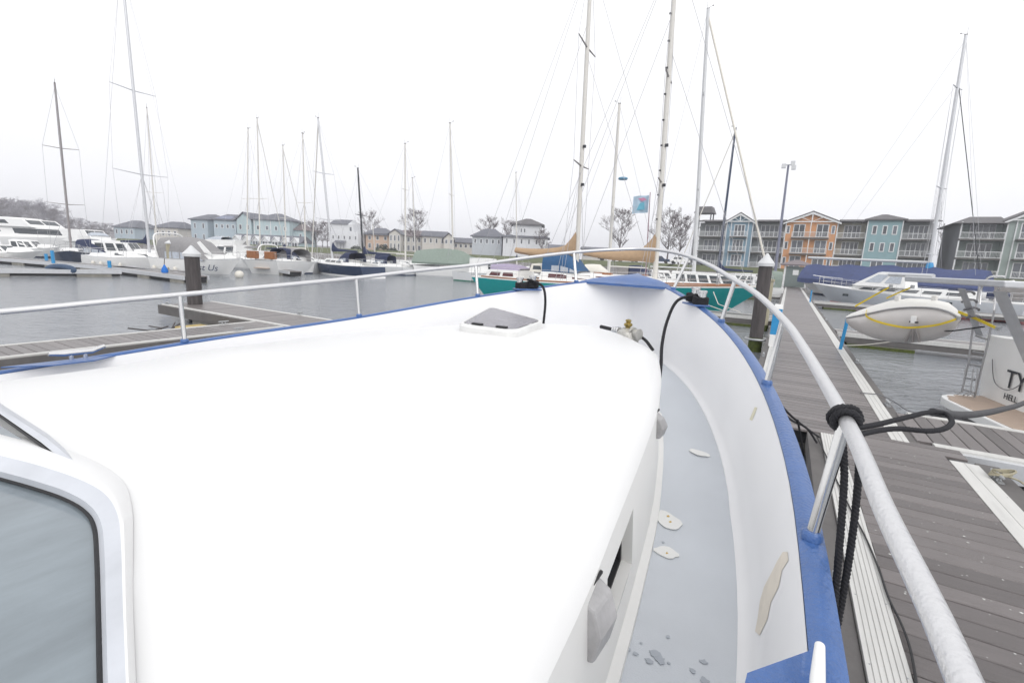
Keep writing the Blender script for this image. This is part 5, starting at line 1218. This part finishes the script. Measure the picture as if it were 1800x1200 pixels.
motor_boat('white launch with tan and grey canvas tent in the row behind the mizzen mast', 905, 40, -30, 6.5, 2.5, cabin=(.35, .65), ch=.9, fb=(.8, 1.1))
motor_boat('white half decked boat with cream canopy right of the blue sprayhood', 1105, 36, -20, 7.2, 2.6, hull=cream, cabin=(.4, .62), ch=.6, canopy=cream, fb=(.9, 1.2), canh=1.3)
motor_boat('white open boat with navy sun cover behind the tan main boom', 1172, 47, -10, 8, 2.8, cabin=(.3, .6), ch=1.0, canopy=navycloth, fb=(.9, 1.1))
q, hwf, shf = motor_boat('round white cabin boat with a row of dark windows behind the teal bow', 1252, 36.5, -22, 7.2, 3.0, stripe=greywhite, cabin=(.10, .80), ch=1.0, fb=(1.0, 1.2), nwin=5, wh=(.35, .85), rake=.7)
motor_boat('white weekender with a green canvas back behind the row of dark windows', 1302, 45, 155, 7, 2.7, cabin=(.35, .7), ch=1.0, canopy=greentarp)
sail_yacht('white yacht with pale mast carrying a blue radar between the ketch masts', 1068, 41, 160, 9, 3, white, navy, (1089, 183), mastx=.5, r=.135, spar=sparwhite, spread=((.42, .7),), cover=None, fb=(.9, 1.1))
yt = bpy.data.objects[[o.name for o in bpy.data.objects if o.get('label', '').startswith('white yacht with pale mast carrying')][0]]
g = MB(); q = loc_top(yt, (4.4, 0, 0), 1095, 315); g.lathe([(.34, -.05), (.4, .02), (.36, .12), (.15, .17), (.01, .18)], 14, q); g.build('radar_dome', mat('blue_radar_dome', (.12, .28, .42), .4), yt, 50)
q, hwf, shf = sail_yacht('white yacht with thick pale mast and cream furled headsail left of the capped pile', 1236, 41, -24, 10.4, 3.4, white, navy, (1245, 16), mastx=.42, r=.16, spar=greywhite, spread=((.35, .9), (.70, .8)), cover=None, furl=(.085, cream), fb=(1.0, 1.3), br=.9)
sail_yacht('yacht with dark navy mast in front of the left end of the apartments', 1262, 49, 150, 9, 3, white, navy, (1293, 226), mastx=.52, r=.12, spar=navy, spread=((.5, .8),), cover=navycloth, furl=(.05, sparwhite))
motor_boat('low white boat moored nearest the gate left of the walkway', 1345, 60, 160, 8, 2.8, cabin=(.3, .62), ch=1.0)
# a row of parked cars and vans on the quay
for i, (px, Y, cl_) in enumerate(((1085, 103, greywhite), (1112, 102, mat('silver_car_paint', (.4, .42, .44), .3, .3)), (1142, 101, navy), (1178, 100, white), (1205, 99, sparblack), (1052, 104, sparblack))):
    q = dep(px, 452, Y); t = thing('parked_car', ('off white hatchback on the far quay behind the main boom', 'silver car on the far quay, right of the off white hatchback', 'navy car on the far quay behind the ketch main mast', 'white car on the far quay left of the cabin boat with dark windows', 'black car nearest the apartments on the far quay', 'black car leftmost in the row on the far quay')[i], 'car', (q.x, q.y, 2.74), R(-20 + random.uniform(-8, 8)), 'cars parked on the far quay')
    house_block(t, 'body', 0, 4.2, .85, .8, .35, .85, cl_, rake_f=.15, rake_b=.1, tumble=.05); house_block(t, 'cabin', .5, 3.1, .74, .72, .86, 1.45, cl_, rake_f=.7, rake_b=.35, tumble=.12, win=glassdark, nwin=2, wh=(.15, .85))
    for x in (.8, 3.3):
        for s in (1, -1): g = MB(); g.tube([(x, s * .66, .32), (x, s * .86, .32)], .32, 12); g.build('wheel', black, t, 40)
# floodlight post
q = dep(1364, 470, 62); t = thing('floodlight_mast', 'tall grey blue lamp post with white floodlights beside the orange apartments', 'lamp post', (q.x, q.y, .3), R(-25))
tp = loc_top(t, (0, 0, 0), 1386, 290); g = MB(); g.tube([(0, 0, 0), tp], [.2, .12], 10); g.build('post', mat('blue_grey_steel', (.19, .20, .27), .5), t, 50)
for dx, dz in ((-.5, -.15), (.45, .15), (.6, -.35)): g = MB(); g.box(tp + V((dx, -.2, dz)), (.5, .3, .55)); g.build('floodlight', greywhite, t, bevel=.04)
g = MB(); g.tube([tp + V((-.6, 0, 0)), tp + V((.6, 0, 0))], .06, 6); g.build('crossarm', galv, t)

# ------------------------------------------------------------------ right of the walkway
q_, hwf, shf = sail_yacht('pale grey pilothouse yacht with a red waterline right of the walkway', 1581, 34, 122.2, 12.6, 3.6, mat('pale_silver_hull', (.56, .59, .63), .25, var=.05), red, (1641, 350), mastx=.5, r=.01, spread=(), stays=False, bottom=rust, fb=(1.1, 1.55), br=1.6, roof=white) if False else (None, None, None)
hd = R(122.2); L = 12.6; loc = V((31.3, 28.7, 0)); silver = mat('pale_silver_hull', (.56, .59, .63), .25, var=.05)
t = thing('pilothouse_yacht', 'pale grey pilothouse yacht with a red waterline right of the walkway', 'motor sailer', loc, hd)
hwf, shf = hull_parts(t, L, 3.6, 1.15, 1.55, silver, red, rust, ws=.8, br=1.7, sr=.1, rub=white)
house_block(t, 'coachroof', 2.2, 10.2, 1.15, .6, 1.15, 1.62, white, rake_f=1.0, win=glassdark, nwin=5, wh=(.35, .75), front=False)
house_block(t, 'pilothouse', 6.0, 9.4, 1.12, .85, 1.6, 2.62, white, rake_f=1.5, rake_b=.15, tumble=.2, win=clearvinyl, nwin=2, wh=(.28, .85))
guardrail(t, hwf, shf, L, .05, .95, n=9); pulpit(t, hwf, shf, L)
for x in (3.2, 5.4, 9.3): g = MB(); g.ext([(x, hwf(x) - .02, .75), (x + .42, hwf(x + .42) - .02, .75), (x + .42, hwf(x + .42) - .02, .92), (x, hwf(x) - .02, .92)], (0, .045, 0)); g.build('port_light', glassdark, t)
g = MB(); g.bb(1.2, 1.9, -.9, .9, 1.3, 1.7); g.bb(3.0, 3.8, -.8, .8, 1.62, 1.78); g.build('stowed_gear', navycloth, t, bevel=.05)
# big boat under the blue tarpaulin, with mast
hd = R(121); L = 15; c = berth(1545, 47); loc = c - V((math.cos(hd), math.sin(hd), 0)) * L / 2
t = thing('covered_yacht', 'large yacht tented under a dark blue tarpaulin with tall silver mast, before the apartments', 'covered boat', loc, hd)
hwf, shf = hull_parts(t, L, 4.2, 1.2, 1.5, white, navy, antif, ws=.8, br=1.6, sr=.2)
g = MB(); secs = []
for i in range(16):
    k = i / 15; x = lerp(-.3, L - .4, k); w_ = max(.4, hwf(min(x, L * .8)) + .12); rz_ = 3.35 + .12 * math.sin(i * 1.9) - .35 * abs(k - .45); j = random.uniform(-.07, .07)
    secs.append([V((x, w_, 1.2 + .1 * (i % 2))), V((x, w_ * 1.02, 1.7)), V((x, w_ * .6, 2.6 + j)), V((x, .03, rz_)), V((x, -.03, rz_)), V((x, -w_ * .6, 2.6 - j)), V((x, -w_ * 1.02, 1.7)), V((x, -w_, 1.2 + .1 * (i % 2)))])
g.loft(secs, caps=True); g.build('tarpaulin', bluetarp, t, 20)
mx = xfor(t, 1632, L, 3.0); b0 = V((mx, 0, 2.0)); tpl = loc_top(t, b0, 1698, 62)
rig(t, b0, tpl, .145, alu, ((.40, 1.15), (.80, 1.0), (.12, .9)), [((L, 0, 1.5), .98), ((L - 1.2, 0, 1.6), .82), ((.1, .8, 1.3), 1), ((.1, -.8, 1.3), 1), ((max(.0, mx - 5.2), 0, 1.4), .82, .035, sparblack)], hw=1.95, deckz=1.4, wr=.011)
g = MB(); g.tube([(mx + .15, 0, 3.75), (L * .97, 0, 3.95)], .13, 8); g.build('boom', greywhite, t, 50)
g = MB(); g.lathe([(.28, 2.9), (.3, 3.5), (.2, 3.75)], 10, (mx, 0, 0)); g.build('mast_wrap', skyblue, t, 50)

# sailing yacht with the lettered transom
h_ = V((.961, -.276, 0)); w_v = V((.276, .961, 0)); hdY = math.atan2(h_.y, h_.x); loc = V((8.56, 7.17, 0)); L = 12.5
t = thing('lettered_yacht', 'white yacht with lettered transom, teak platform and steel ladder at the right edge', 'sailing boat', loc, hdY)
hwf, shf = hull_parts(t, L, 4.0, 1.42, 1.6, white, greywhite, antif, ws=.95, br=1.2, sr=.02, wlb=.90, rub=white)
house_block(t, 'coachroof', 3.5, 9, 1.3, .7, 1.4, 1.85, white, rake_f=1.2, win=glassdark, nwin=3, front=False)
g = MB(); out = [(-.86 + .62 * (abs(y) / 1.72) ** 9, y) for y in [1.72 * (i / 12 - 1) for i in range(25)]]
g.prism([(0.02, -1.72)] + out + [(0.02, 1.72)], .10, .25); g.build('platform', white, t, bevel=.015)
tk = [(x + .05, y * .97) for x, y in out]
for i in range(14):                             # teak staves laid across the platform
    x0 = -.80 + i * .0585; x1 = x0 + .051; ys = [abs(y) for x, y in tk if x <= x0 + .02]; ym = max(ys) if ys else .3
    g = MB(); g.bb(x0, x1, -ym, ym, .251, .262); g.build('stave', teak, t)
mtx = M(((0, 0, -1, -.012), (-1, 0, 0, 0), (0, 1, 0, 0), (0, 0, 0, 1)))
def lab(body, size, y, z, sx=1.0): text('lettering', body, size, sparblack, t, M.Translation((0, y, z)) @ mtx, .003, sx=sx)
lab('TY', .46, .90, .72, .9); lab('HELL', .15, .93, .42, 1.0)
# ladder folded up on the platform
def lp(px, py, X): # local point on plane local x = X
    d = ray(px, py); o_ = V((0, 0, EYE)); n = h_; k = ((loc + h_ * X) - o_).dot(n) / d.dot(n); p = o_ + d * k - loc; return V((p.dot(h_), p.dot(w_v), p.z))
g = MB(); XL = -.28
for pts in (((1722, 500), (1712, 560), (1702, 640), (1690, 690)), ((1748, 545), (1735, 610), (1722, 660), (1713, 698))): g.tube([lp(*p, XL) for p in pts], .016, 8)
ra, rb = [lp(*p, XL) for p in ((1716, 590), (1711, 618), (1704, 640), (1698, 664), (1693, 684))], [lp(*p, XL) for p in ((1738, 597), (1731, 622), (1725, 644), (1719, 668), (1714, 690))]
for a, b in zip(ra, rb): g.tube([a, b], .02, 6)
for px in (1692, 1706, 1714): g.tube([lp(px + 5, 648, XL - .05), lp(px, 688, XL - .08), lp(px - 14, 695, XL - .16)], .011, 6)
g.build('ladder', mat('dull_stainless', (.36, .36, .37), .35, .5), t, 50)
g = MB()
for a in (((1722, 535), (1726, 505), (1740, 487), (1765, 486)), ((1747, 545), (1752, 515), (1764, 498), (1782, 494))): g.tube(catmull([lp(*p, -.18) for p in a], 4), .018, 8)
g.build('grab_rail', steel, t, 50)
# gantry: broad beam on legs
def wy(px, py, Y): p = dep(px, py, Y) - loc; return V((p.dot(h_), p.dot(w_v), p.z))
a, b = wy(1786, 501, 7.3), wy(1604, 497, 9.3); a.z = b.z = 2.40; d = (b - a).normalized(); n = V((-d.y, d.x, 0))
g = MB(); g.ext([a - n * .16 + V((0, 0, -.055)), a + n * .16 + V((0, 0, -.055)), a + n * .18 + V((0, 0, .05)), a - n * .18 + V((0, 0, .05))], b - a); ga = g.build('gantry', alu, t, bevel=.02)
a2, b2 = wy(1640, 491, 9.6), wy(1562, 490, 10.6); a2.z = b2.z = 2.47; g = MB(); g.tube([a2, b2], .045, 8); g.build('davit_arm', alu, t, 50)
for p, q in (((1757, 512, 7.5), (1812, 640, 7.6)), ((1690, 507, 8.5), (1722, 590, 9.0))):
    a, b = wy(*p), wy(*q); dd = (b - a); s_ = V((0, 0.0, 0)) + n * .0; e1 = d * (.075 if p[0] > 1720 else .028); e2 = V((dd.y, -dd.x, 0)).normalized() * .04
    g = MB(); g.ext([a - e1 - e2, a + e1 - e2, a + e1 + e2, a - e1 + e2], dd); g.build('gantry_leg', alu, t, bevel=.01)
hood(t, 'sprayhood', 1.0, 3.2, 1.45, 1.45, 2.3, navycloth)
g = MB(); secs = []
for k in range(6): x = .15 + k * .16; secs.append([V((x, y, z + .02 * math.sin(k * 2 + y * 5))) for y, z in ((1.25, 1.42), (1.2, 1.85), (.75, 2.0 + .03 * (k % 2)), (.35, 1.9), (.3, 1.42))])
g.loft(secs, caps=True); g.build('cockpit_cover', navycloth, t, 40)
g = MB(); g.tube(catmull([V((-.03, 1.55, 1.0)), V((-.04, 1.35, .62)), V((-.04, 1.0, .55)), V((-.04, .7, .75)), V((-.02, .45, 1.15))], 5), .007, 6); g.build('stern_line', mat('grey_rope', (.16, .16, .17), .9), t, 60)
for k in range(4): g = MB(); q = wy(1700 + k * 4, 515 + k * 14, 8.7); g.tube([q + V((.1 * math.cos(z * .6), .1 * math.sin(z * .6), .03 * math.sin(z))) for z in range(11)], .018, 5, closed=True); g.build('rope_coil', mat('grey_rope', (.16, .16, .17), .9), t, 60)

# white inflatable hanging on its side from the davits
pr, pl = V((8.74, 9.2, 0)), V((7.79, 11.0, 0)); dv = (pl - pr); Ld = dv.length; dv.normalize(); hdD = math.atan2(dv.y, dv.x); cz_ = 1.60
t = thing('inflatable_dinghy', 'white inflatable dinghy hanging on its side in yellow straps from the yacht stern', 'dinghy', (pr.x, pr.y, 0), hdD)
pvc = mat('white_hypalon', (.74, .73, .70), .5, var=.04)
mwDi = (M.Translation((pr.x, pr.y, 0)) @ M.Rotation(hdD, 4, 'Z')).inverted()
# stations along the boat: photo column, heights of tube top, strake and keel; the boat has its full breadth behind
ST = [(1689, 553, 558, 563), (1682, 543, 556, 575), (1668, 532, 548, 589), (1640, 526, 541, 598), (1600, 524, 540, 603), (1565, 528, 543, 601), (1535, 537, 549, 594), (1512, 545, 554, 585), (1496, 551, 557, 575), (1487, 556, 559, 566)]
def dpt(px, py, k, back): return mwDi @ (dep(px, py, lerp(9.2, 11.0, (1690 - px) / 203) + back))
bulge = [.0, .12, .2, .24, .26, .26, .24, .2, .14, .04]
g = MB(); tubes = []; bottom = []; strk = []
for (px, a, b, c_), bu in zip(ST, bulge):
    T_, S_, K_ = (lambda back, py: dpt(px, py, 0, back)), None, None
    mid = (a + b) / 2
    tubes.append([T_(.95 * bu * 4, a + 4), T_(.40 * bu * 3, a - .0), T_(.12 * bu * 2, a + 1.5), T_(-.15 * bu, mid), T_(-.35 * bu, b)])
    bottom.append([T_(-.30 * bu, b + .6), T_(-.55 * bu, lerp(b, c_, .25)), T_(-.40 * bu, lerp(b, c_, .55)), T_(-.10 * bu, lerp(b, c_, .8)), T_(.30 * bu, c_ - 1), T_(.7 * bu, c_), T_(1.6 * bu, lerp(b, c_, .8)), T_(3.0 * bu, lerp(b, c_, .4)), T_(3.9 * bu, a + 4)])
    strk.append(T_(-.36 * bu - .01, b))
g.loft(tubes); g.build('tube', pvc, t, 60)
g = MB(); g.loft(bottom); g.build('hull_bottom', mat('pale_dinghy_bottom', (.72, .69, .67), .5, var=.05), t, 60)
g = MB(); g.tube(catmull(strk, 4), .018, 6); g.build('rubbing_strake', mat('grey_strake', (.36, .36, .37)), t, 60)
g = MB(); q = dpt(1606, 562, 0, -.19); g.box(q, (.09, .06, .15)); g.build('drain_fitting', white, t, bevel=.01)
g = MB(); q = dpt(1606, 566, 0, -.2); g.box(q, (.14, .05, .03)); g.build('drain_plug', black, t)
for px, py in ((1578, 524), (1643, 524)): g = MB(); g.box(dpt(px, py, 0, .1), (.09, .10, .12)); g.build('handle_patch', pvc, t, bevel=.02)
for k, w_ in ((.30, 1), (.5, 1), (.7, 1)):
    g = MB(); g.tube([dpt(1606 + (k - .5) * 18, 578, 0, -.16), dpt(1604 + (k - .5) * 60, 600, 0, .02)], [.012, .03], 5); g.build('keel_strake', mat('keel_grey', (.42, .39, .38), .6), t, 50)
def strap(label, pts, r=.020):
    t2 = thing('yellow_strap', label, 'strap', (0, 0, 0)); P = catmull(pts, 6); g = MB(); secs = []
    for i, p in enumerate(P): secs.append([p + V((0, 0, r)), p + V((.006, -.006, r)), p + V((.006, -.006, -r)), p + V((0, 0, -r))])
    g.loft(secs, closed=True); g.build('webbing', yellow, t2); g = MB(); g.box(P[-1], (.05, .05, .07)); g.build('buckle', galv, t2); return t2
strap('yellow strap sagging round the white bottom of the hanging dinghy', [mwDi.inverted() @ q for q in (dpt(1523, 545, 0, -.06), dpt(1523, 556, 0, -.15), dpt(1545, 566, 0, -.2), dpt(1580, 574, 0, -.18), dpt(1604, 575.5, 0, -.18), dpt(1640, 572, 0, -.18), dpt(1665, 566, 0, -.16), dpt(1684, 559, 0, -.06))])
strap('long yellow strap slanting from the left dinghy end up to the gantry', [dep(1503, 538, 11.0), dep(1535, 520, 10.7), dep(1566, 503, 10.3)])
strap('second yellow strap reaching from the dinghy tube to the davit arm', [dep(1558, 524, 10.6), dep(1580, 514, 10.2), dep(1604, 504, 9.5)], .016)
strap('yellow strap running from the right dinghy end to the ladder head', [dep(1684, 548, 9.1), dep(1715, 560, 8.7), dep(1754, 578, 8.2)], .024)
g = MB(); g.tube(catmull([dep(1612, 566, 10.0), dep(1640, 577, 9.7), dep(1664, 582, 9.4), dep(1700, 578, 8.9), dep(1730, 574, 8.5)], 5), .014, 6); tag(g.build('painter_line', ropeblk, None, 50), 'thin black painter line from the dinghy bottom to the yacht ladder', 'rope')
g = MB(); g.tube(catmull([dep(1484, 607, 12.4), dep(1520, 606, 12.0), dep(1570, 600, 11.5)], 6), .015, 6); tag(g.build('stern_line', cream, None, 50), 'pale mooring line from the blue post out towards the dinghy', 'rope')

# ------------------------------------------------------------------ ropes on and around our boat
mwB = M.Translation(boat.location) @ M.Rotation(RZ_BOAT, 4, 'Z')
def RB(u, half, zr): return mwB @ bl(u, half, zr)
rt = [mwB @ p for p in catmull(path, 6)]
kp = RB(1.285, -1.738, -.326); tg = (RB(1.45, -1.71, -.311) - RB(1.12, -1.762, -.340)).normalized()
e1 = tg.cross(V((0, 0, 1))).normalized(); e2 = e1.cross(tg).normalized()
coil = []
for i in range(3 * 14 + 1):
    a = 2 * math.pi * i / 14; coil.append(kp + tg * (-.022 + .044 * i / 42) + (e1 * math.cos(a) + e2 * math.sin(a)) * (.0232 + .0015 * math.sin(a * .5)))
mb = twist_rope(coil, .0078, .026); c2 = [kp + tg * (.01 * math.sin(i)) + (e1 * math.cos(i * .45) + e2 * math.sin(i * .45)) * .030 for i in range(14)]
m2 = twist_rope(c2, .0072, .026); mb.add(m2.v, m2.f)
tag(mb.build('rope_knot', ropeblk, None, 60), 'black rope knotted round the steel bow rail above the starboard stanchion', 'rope')
def zr(px, py, z): return onz(px, py, EYE + z)
lo = catmull([zr(1506, 752, -.35), zr(1545, 745, -.355), zr(1590, 734, -.36), zr(1635, 724, -.365), zr(1662, 727, -.37), zr(1673, 741, -.37), zr(1660, 753, -.37), zr(1630, 757, -.37), zr(1580, 753, -.365), zr(1540, 757, -.36), zr(1508, 764, -.35)], 8)
tag(twist_rope(lo, .0066, .024).build('rope_loop', ropeblk, None, 60), 'black rope loop sticking out sideways from the knot on the rail', 'rope')
g = MB(); g.tube(catmull([zr(1640, 724, -.37), zr(1680, 729, -.40), zr(1720, 727, -.46), zr(1762, 719, -.56), zr(1810, 704, -.66), zr(1900, 664, -.8)], 8), .012, 8)
tag(g.build('mooring_line', mat('grey_black_line', (.06, .06, .065), .8, var=.5, scale=40), None, 60), 'grey black mooring line sweeping from the rope loop to the right edge', 'rope')
s1 = catmull([kp + V((0, 0, -.04)), RB(1.275, -1.755, -.46), RB(1.255, -1.768, -.62), RB(1.235, -1.778, -.78), RB(1.225, -1.778, -.86)], 8)
s2 = catmull([kp + e1 * .03 + V((0, 0, -.03)), RB(1.30, -1.782, -.46), RB(1.275, -1.79, -.62), RB(1.25, -1.79, -.80), RB(1.235, -1.788, -.92), RB(1.2, -1.78, -1.05)], 8)
mb = twist_rope(s1, .0082, .028); m2 = twist_rope(s2, .0082, .028); mb.add(m2.v, m2.f)
o = mb.build('hanging_rope', ropeblk, None, 60); tag(o, 'doubled black rope hanging from the rail knot down past the blue cap', 'rope')
g = MB(); p = s1[-1]; [g.tube([p, p + V((random.uniform(-.02, .02), random.uniform(-.02, .02), -.035 - random.random() * .02))], .004, 4) for _ in range(14)]; g.build('frayed_end', mat('frayed_fibre', (.42, .39, .33), .9), o)
g = MB(); g.tube(catmull([onz(px, py, ZP + .018) for px, py in ((1436, 768), (1452, 800), (1470, 842), (1494, 892), (1522, 945), (1545, 1000), (1562, 1050), (1584, 1095), (1600, 1140), (1612, 1210), (1618, 1300))], 6), .007, 6)
tag(g.build('power_cable', black, None, 60), 'thin black cable lying along the ribbed white edge of the near pontoon', 'cable')
g = MB()
for pts in (((1366, 704, -1.2), (1388, 728, -1.5), (1412, 748, -1.72), (1440, 768, -1.97)), ((1372, 722, -1.35), (1394, 740, -1.6), (1418, 752, -1.8), (1436, 778, -1.98)), ((1402, 738, -1.6), (1408, 770, -1.9), (1412, 800, -2.15))):
    g.tube(catmull([onz(px, py, EYE + z) for px, py, z in pts], 5), .012, 6)
tag(g.build('fender_lines', ropeblk, None, 60), 'tangle of black lines between the blue hull cap and the pontoon corner', 'rope')
# ropes on the two bow bollards
for s in (1, -1):
    b0 = RB(3.855, s * (HW(3.855) - .04), CZ(3.855) + .05); dr = (RB(3.91, s * (HW(3.91) - .04), CZ(3.91)) - RB(3.80, s * (HW(3.80) - .04), CZ(3.80))).normalized(); nr = dr.cross(V((0, 0, 1)))
    P = []
    for i in range(4 * 16):
        a = 2 * math.pi * i / 16; P.append(b0 + dr * (.105 * math.sin(a)) + nr * (.052 * math.sin(2 * a)) + V((0, 0, -.03 + .055 * i / 64)))
    mb = twist_rope(P, .013, .05)
    if s > 0: tail = [b0 + V((0, 0, .05)), RB(3.86, .68, -.225), RB(3.85, .60, -.27), RB(3.83, .56, -.40), RB(3.80, .55, -.60)]
    else: tail = [b0 + V((0, 0, .03)), RB(3.80, -.66, -.27), RB(3.68, -.63, -.42), RB(3.50, -.66, -.58), RB(3.32, -.72, -.70), RB(3.18, -.76, -.82)]
    m2 = twist_rope(catmull(tail, 8), .0125, .05); mb.add(m2.v, m2.f)
    tag(mb.build('mooring_rope', ropeblk, None, 60), 'black rope wound on the far left bow bollard with its tail hanging inside the bulwark' if s > 0 else 'black rope on the right bow bollard, its tail curving down behind the cabin top', 'rope')
g = MB(); c0 = ab(6.45, 2.12, ZP + .05)
for k in range(5): g.tube([c0 + V((.10 * math.cos(a * .55 + k) + .01 * k, .055 * math.sin(a * .55 + k) , .012 * math.sin(a + k) + .01 * k)) for a in range(12)], .009, 6)
g.tube(catmull([c0, c0 + BX * .12 - AX * .1, c0 + BX * .2 - AX * .2 + V((0, 0, -.1)), c0 + BX * .25 - AX * .2 + V((0, 0, -.4))], 4), .009, 6)
tag(g.build('coiled_line', mat('straw_rope', (.36, .33, .24), .9, var=.3), None, 60), 'straw coloured line wound on the cleat at the right edge of the near pontoon', 'rope')
g = MB(); g.tube(catmull([onz(px, py, z) for px, py, z in ((1512, 690, ZP + .02), (1534, 692, ZP + .02), (1548, 694, ZP + .04), (1572, 706, ZP - .02), (1598, 722, ZP + .02), (1640, 731, ZP + .02))], 6), .008, 6)
tag(g.build('thin_line', mat('grey_rope', (.16, .16, .17), .9), None, 60), 'thin grey line trailing over the white walkway edge onto the finger pontoon', 'rope')

# ------------------------------------------------------------------ bare winter trees
def tree_mesh(seed, h, spread, dens, levels=4):
    """leader with limbs all the way up, limbs fork into ever finer twigs"""
    rnd = random.Random(seed); T = MB(); C = MB(); MINR = .013
    pts = [V((0, 0, 0))]; d = V((0, 0, 1))
    for i in range(8): d = (d + V((rnd.uniform(-.1, .1), rnd.uniform(-.1, .1), .1))).normalized(); pts.append(pts[-1] + d * h * .9 / 8)
    rad = lambda k: max(MINR, h * .017 * (1 - k) ** 1.1)
    T.tube(pts, [rad(i / 8) for i in range(9)], 6, cap=False)
    def grow(p, d, ln, r, lv):
        q = p; P = [p]
        for i in range(3): d = (d + V((rnd.uniform(-.22, .22), rnd.uniform(-.22, .22), rnd.uniform(.0, .14)))).normalized(); q = q + d * ln / 3; P.append(q)
        C.tube(P, [max(MINR, lerp(r, r * .45, i / 3)) for i in range(4)], 4 if lv < 2 else 3, cap=False)
        if lv >= 3: return
        for i in range((6, 5, 4)[lv]):
            t = rnd.uniform(.25, 1.0); j = min(2, int(t * 3)); b = P[j].lerp(P[j + 1], t * 3 - j); a = rnd.uniform(0, 6.28); s = rnd.uniform(.5, 1.0)
            grow(b, (d + V((math.cos(a) * s, math.sin(a) * s, rnd.uniform(-.15, .4)))).normalized(), ln * rnd.uniform(.4, .62), r * .5, lv + 1)
    n = 17
    for i in range(n):
        k = lerp(.20, .98, (i + rnd.random()) / n); j = min(7, int(k * 8)); b = pts[j].lerp(pts[j + 1], k * 8 - j); a = i * 2.4 + rnd.uniform(-.5, .5)
        prof = math.sin(math.pi * min(1, (k - .1) / .95)) ** .7
        grow(b, V((math.cos(a) * spread, math.sin(a) * spread, rnd.uniform(.35, .9))).normalized(), h * .30 * prof * rnd.uniform(.75, 1.15) + .3, rad(k) * .5, 0)
    return T, C
TREES = {}
def tree(label, loc, h, kind, m, group=None, rz=None, wide=1.0):
    if kind not in TREES:
        sd, sp, dn, lv = kind; T, C = tree_mesh(sd, 10, sp, dn, lv); TREES[kind] = (T.mesh('trunk', m), C.mesh('crown', m))
    t = thing('bare_tree', label, 'tree', loc, random.uniform(0, 6.28) if rz is None else rz, group)
    for nm, me in zip(('trunk', 'crown'), TREES[kind]): o = inst(nm, me, t, scale=(h / 10 * wide, h / 10 * wide, h / 10))
    return t
K1, K2, K3 = (3, .75, 4, 4), (11, .55, 4, 4), (23, .95, 4, 4)
for lab_, px, py, Y, h, kd in (('tall slender birch left of the pale mast among the cream houses', 731, 440, 128, 10.5, K2), ('bare tree behind the peach house roof', 652, 432, 152, 11.5, K1),
        ('bare round tree behind the pale grey hip roof', 864, 436, 136, 10.5, K3), ('bare tree behind the roofs left of the mizzen mast', 893, 440, 140, 10, K1), ('bare tree in front of the round slate roof', 955, 445, 112, 6.5, K3),
        ('bare rounded birch between the ketch masts', 1089, 452, 104, 10.5, K2), ('broad bare tree right of the ketch main mast', 1172, 460, 104, 11, K1), ('bare tree leaning against the left end of the apartments', 1192, 462, 100, 9.5, K2),
        ('small bare tree behind the gap between the apartment blocks', 1660, 470, 112, 11, K3)):
    q = dep(px, py, Y); tree(lab_, (q.x, q.y, 2.6), h, kd, bark)
for i, (px, Y) in enumerate(((545, 142), (556, 140), (567, 144), (576, 141))):
    q = dep(px, 440, Y); tree('reddish bare thicket tree between the aqua annex and the white house', (q.x, q.y, 2.4), 7.5, K1, bark, 'bare thicket beside the white house')
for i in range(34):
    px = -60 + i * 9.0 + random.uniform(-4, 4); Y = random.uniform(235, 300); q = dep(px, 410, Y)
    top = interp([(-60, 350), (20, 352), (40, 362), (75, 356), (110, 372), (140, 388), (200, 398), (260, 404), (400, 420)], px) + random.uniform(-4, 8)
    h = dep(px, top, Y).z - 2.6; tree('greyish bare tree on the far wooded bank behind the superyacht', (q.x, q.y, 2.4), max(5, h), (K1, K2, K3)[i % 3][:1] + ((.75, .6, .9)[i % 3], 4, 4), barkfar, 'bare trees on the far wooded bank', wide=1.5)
for i, (px, Y, r) in enumerate(((672, 134, 2.2), (690, 133, 1.3), (626, 132, 1.5), (945, 100, 2.0))):
    q = dep(px, 440, Y); t = thing('evergreen_bush', ('dark rounded evergreen bush before the peach house', 'small dark bush at the columned cream house', 'low dark hedge bush under the white house', 'low olive bush on the bank behind the ketch')[i], 'bush', (q.x, q.y, 2.3))
    rr = random.Random(i); g = MB()
    for k in range(420):
        a = rr.uniform(0, 6.28); c_ = rr.uniform(-.2, 1); d = V((math.cos(a) * math.sqrt(1 - c_ * c_), math.sin(a) * math.sqrt(1 - c_ * c_), c_ * .9)) * r * rr.uniform(.7, 1.05); u = V((rr.uniform(-1, 1), rr.uniform(-1, 1), rr.uniform(-1, 1))) * .3; w = V((rr.uniform(-1, 1), rr.uniform(-1, 1), rr.uniform(-1, 1))) * .3
        g.add([d, d + u, d + u + w, d + w], [(0, 1, 2, 3)])
    g.build('foliage', mat('dark_evergreen', (.035, .05, .03), .8, var=.4), t)

# ------------------------------------------------------------------ haze: thin even winter air round everything
hz = MB(); hz.bb(-450, 450, -60, 560, -2.6, 26)
hm = bpy.data.materials.new('haze_air'); hm.use_nodes = True; hn = hm.node_tree; hn.nodes.clear()
pv = hn.nodes.new('ShaderNodeVolumePrincipled'); pv.inputs['Color'].default_value = (.93, .94, 1.0, 1); pv.inputs['Density'].default_value = 0.0011; pv.inputs['Anisotropy'].default_value = 0.2
ho = hn.nodes.new('ShaderNodeOutputMaterial'); hn.links.new(pv.outputs[0], ho.inputs['Volume'])
tag(hz.build('haze', hm), kind='stuff')
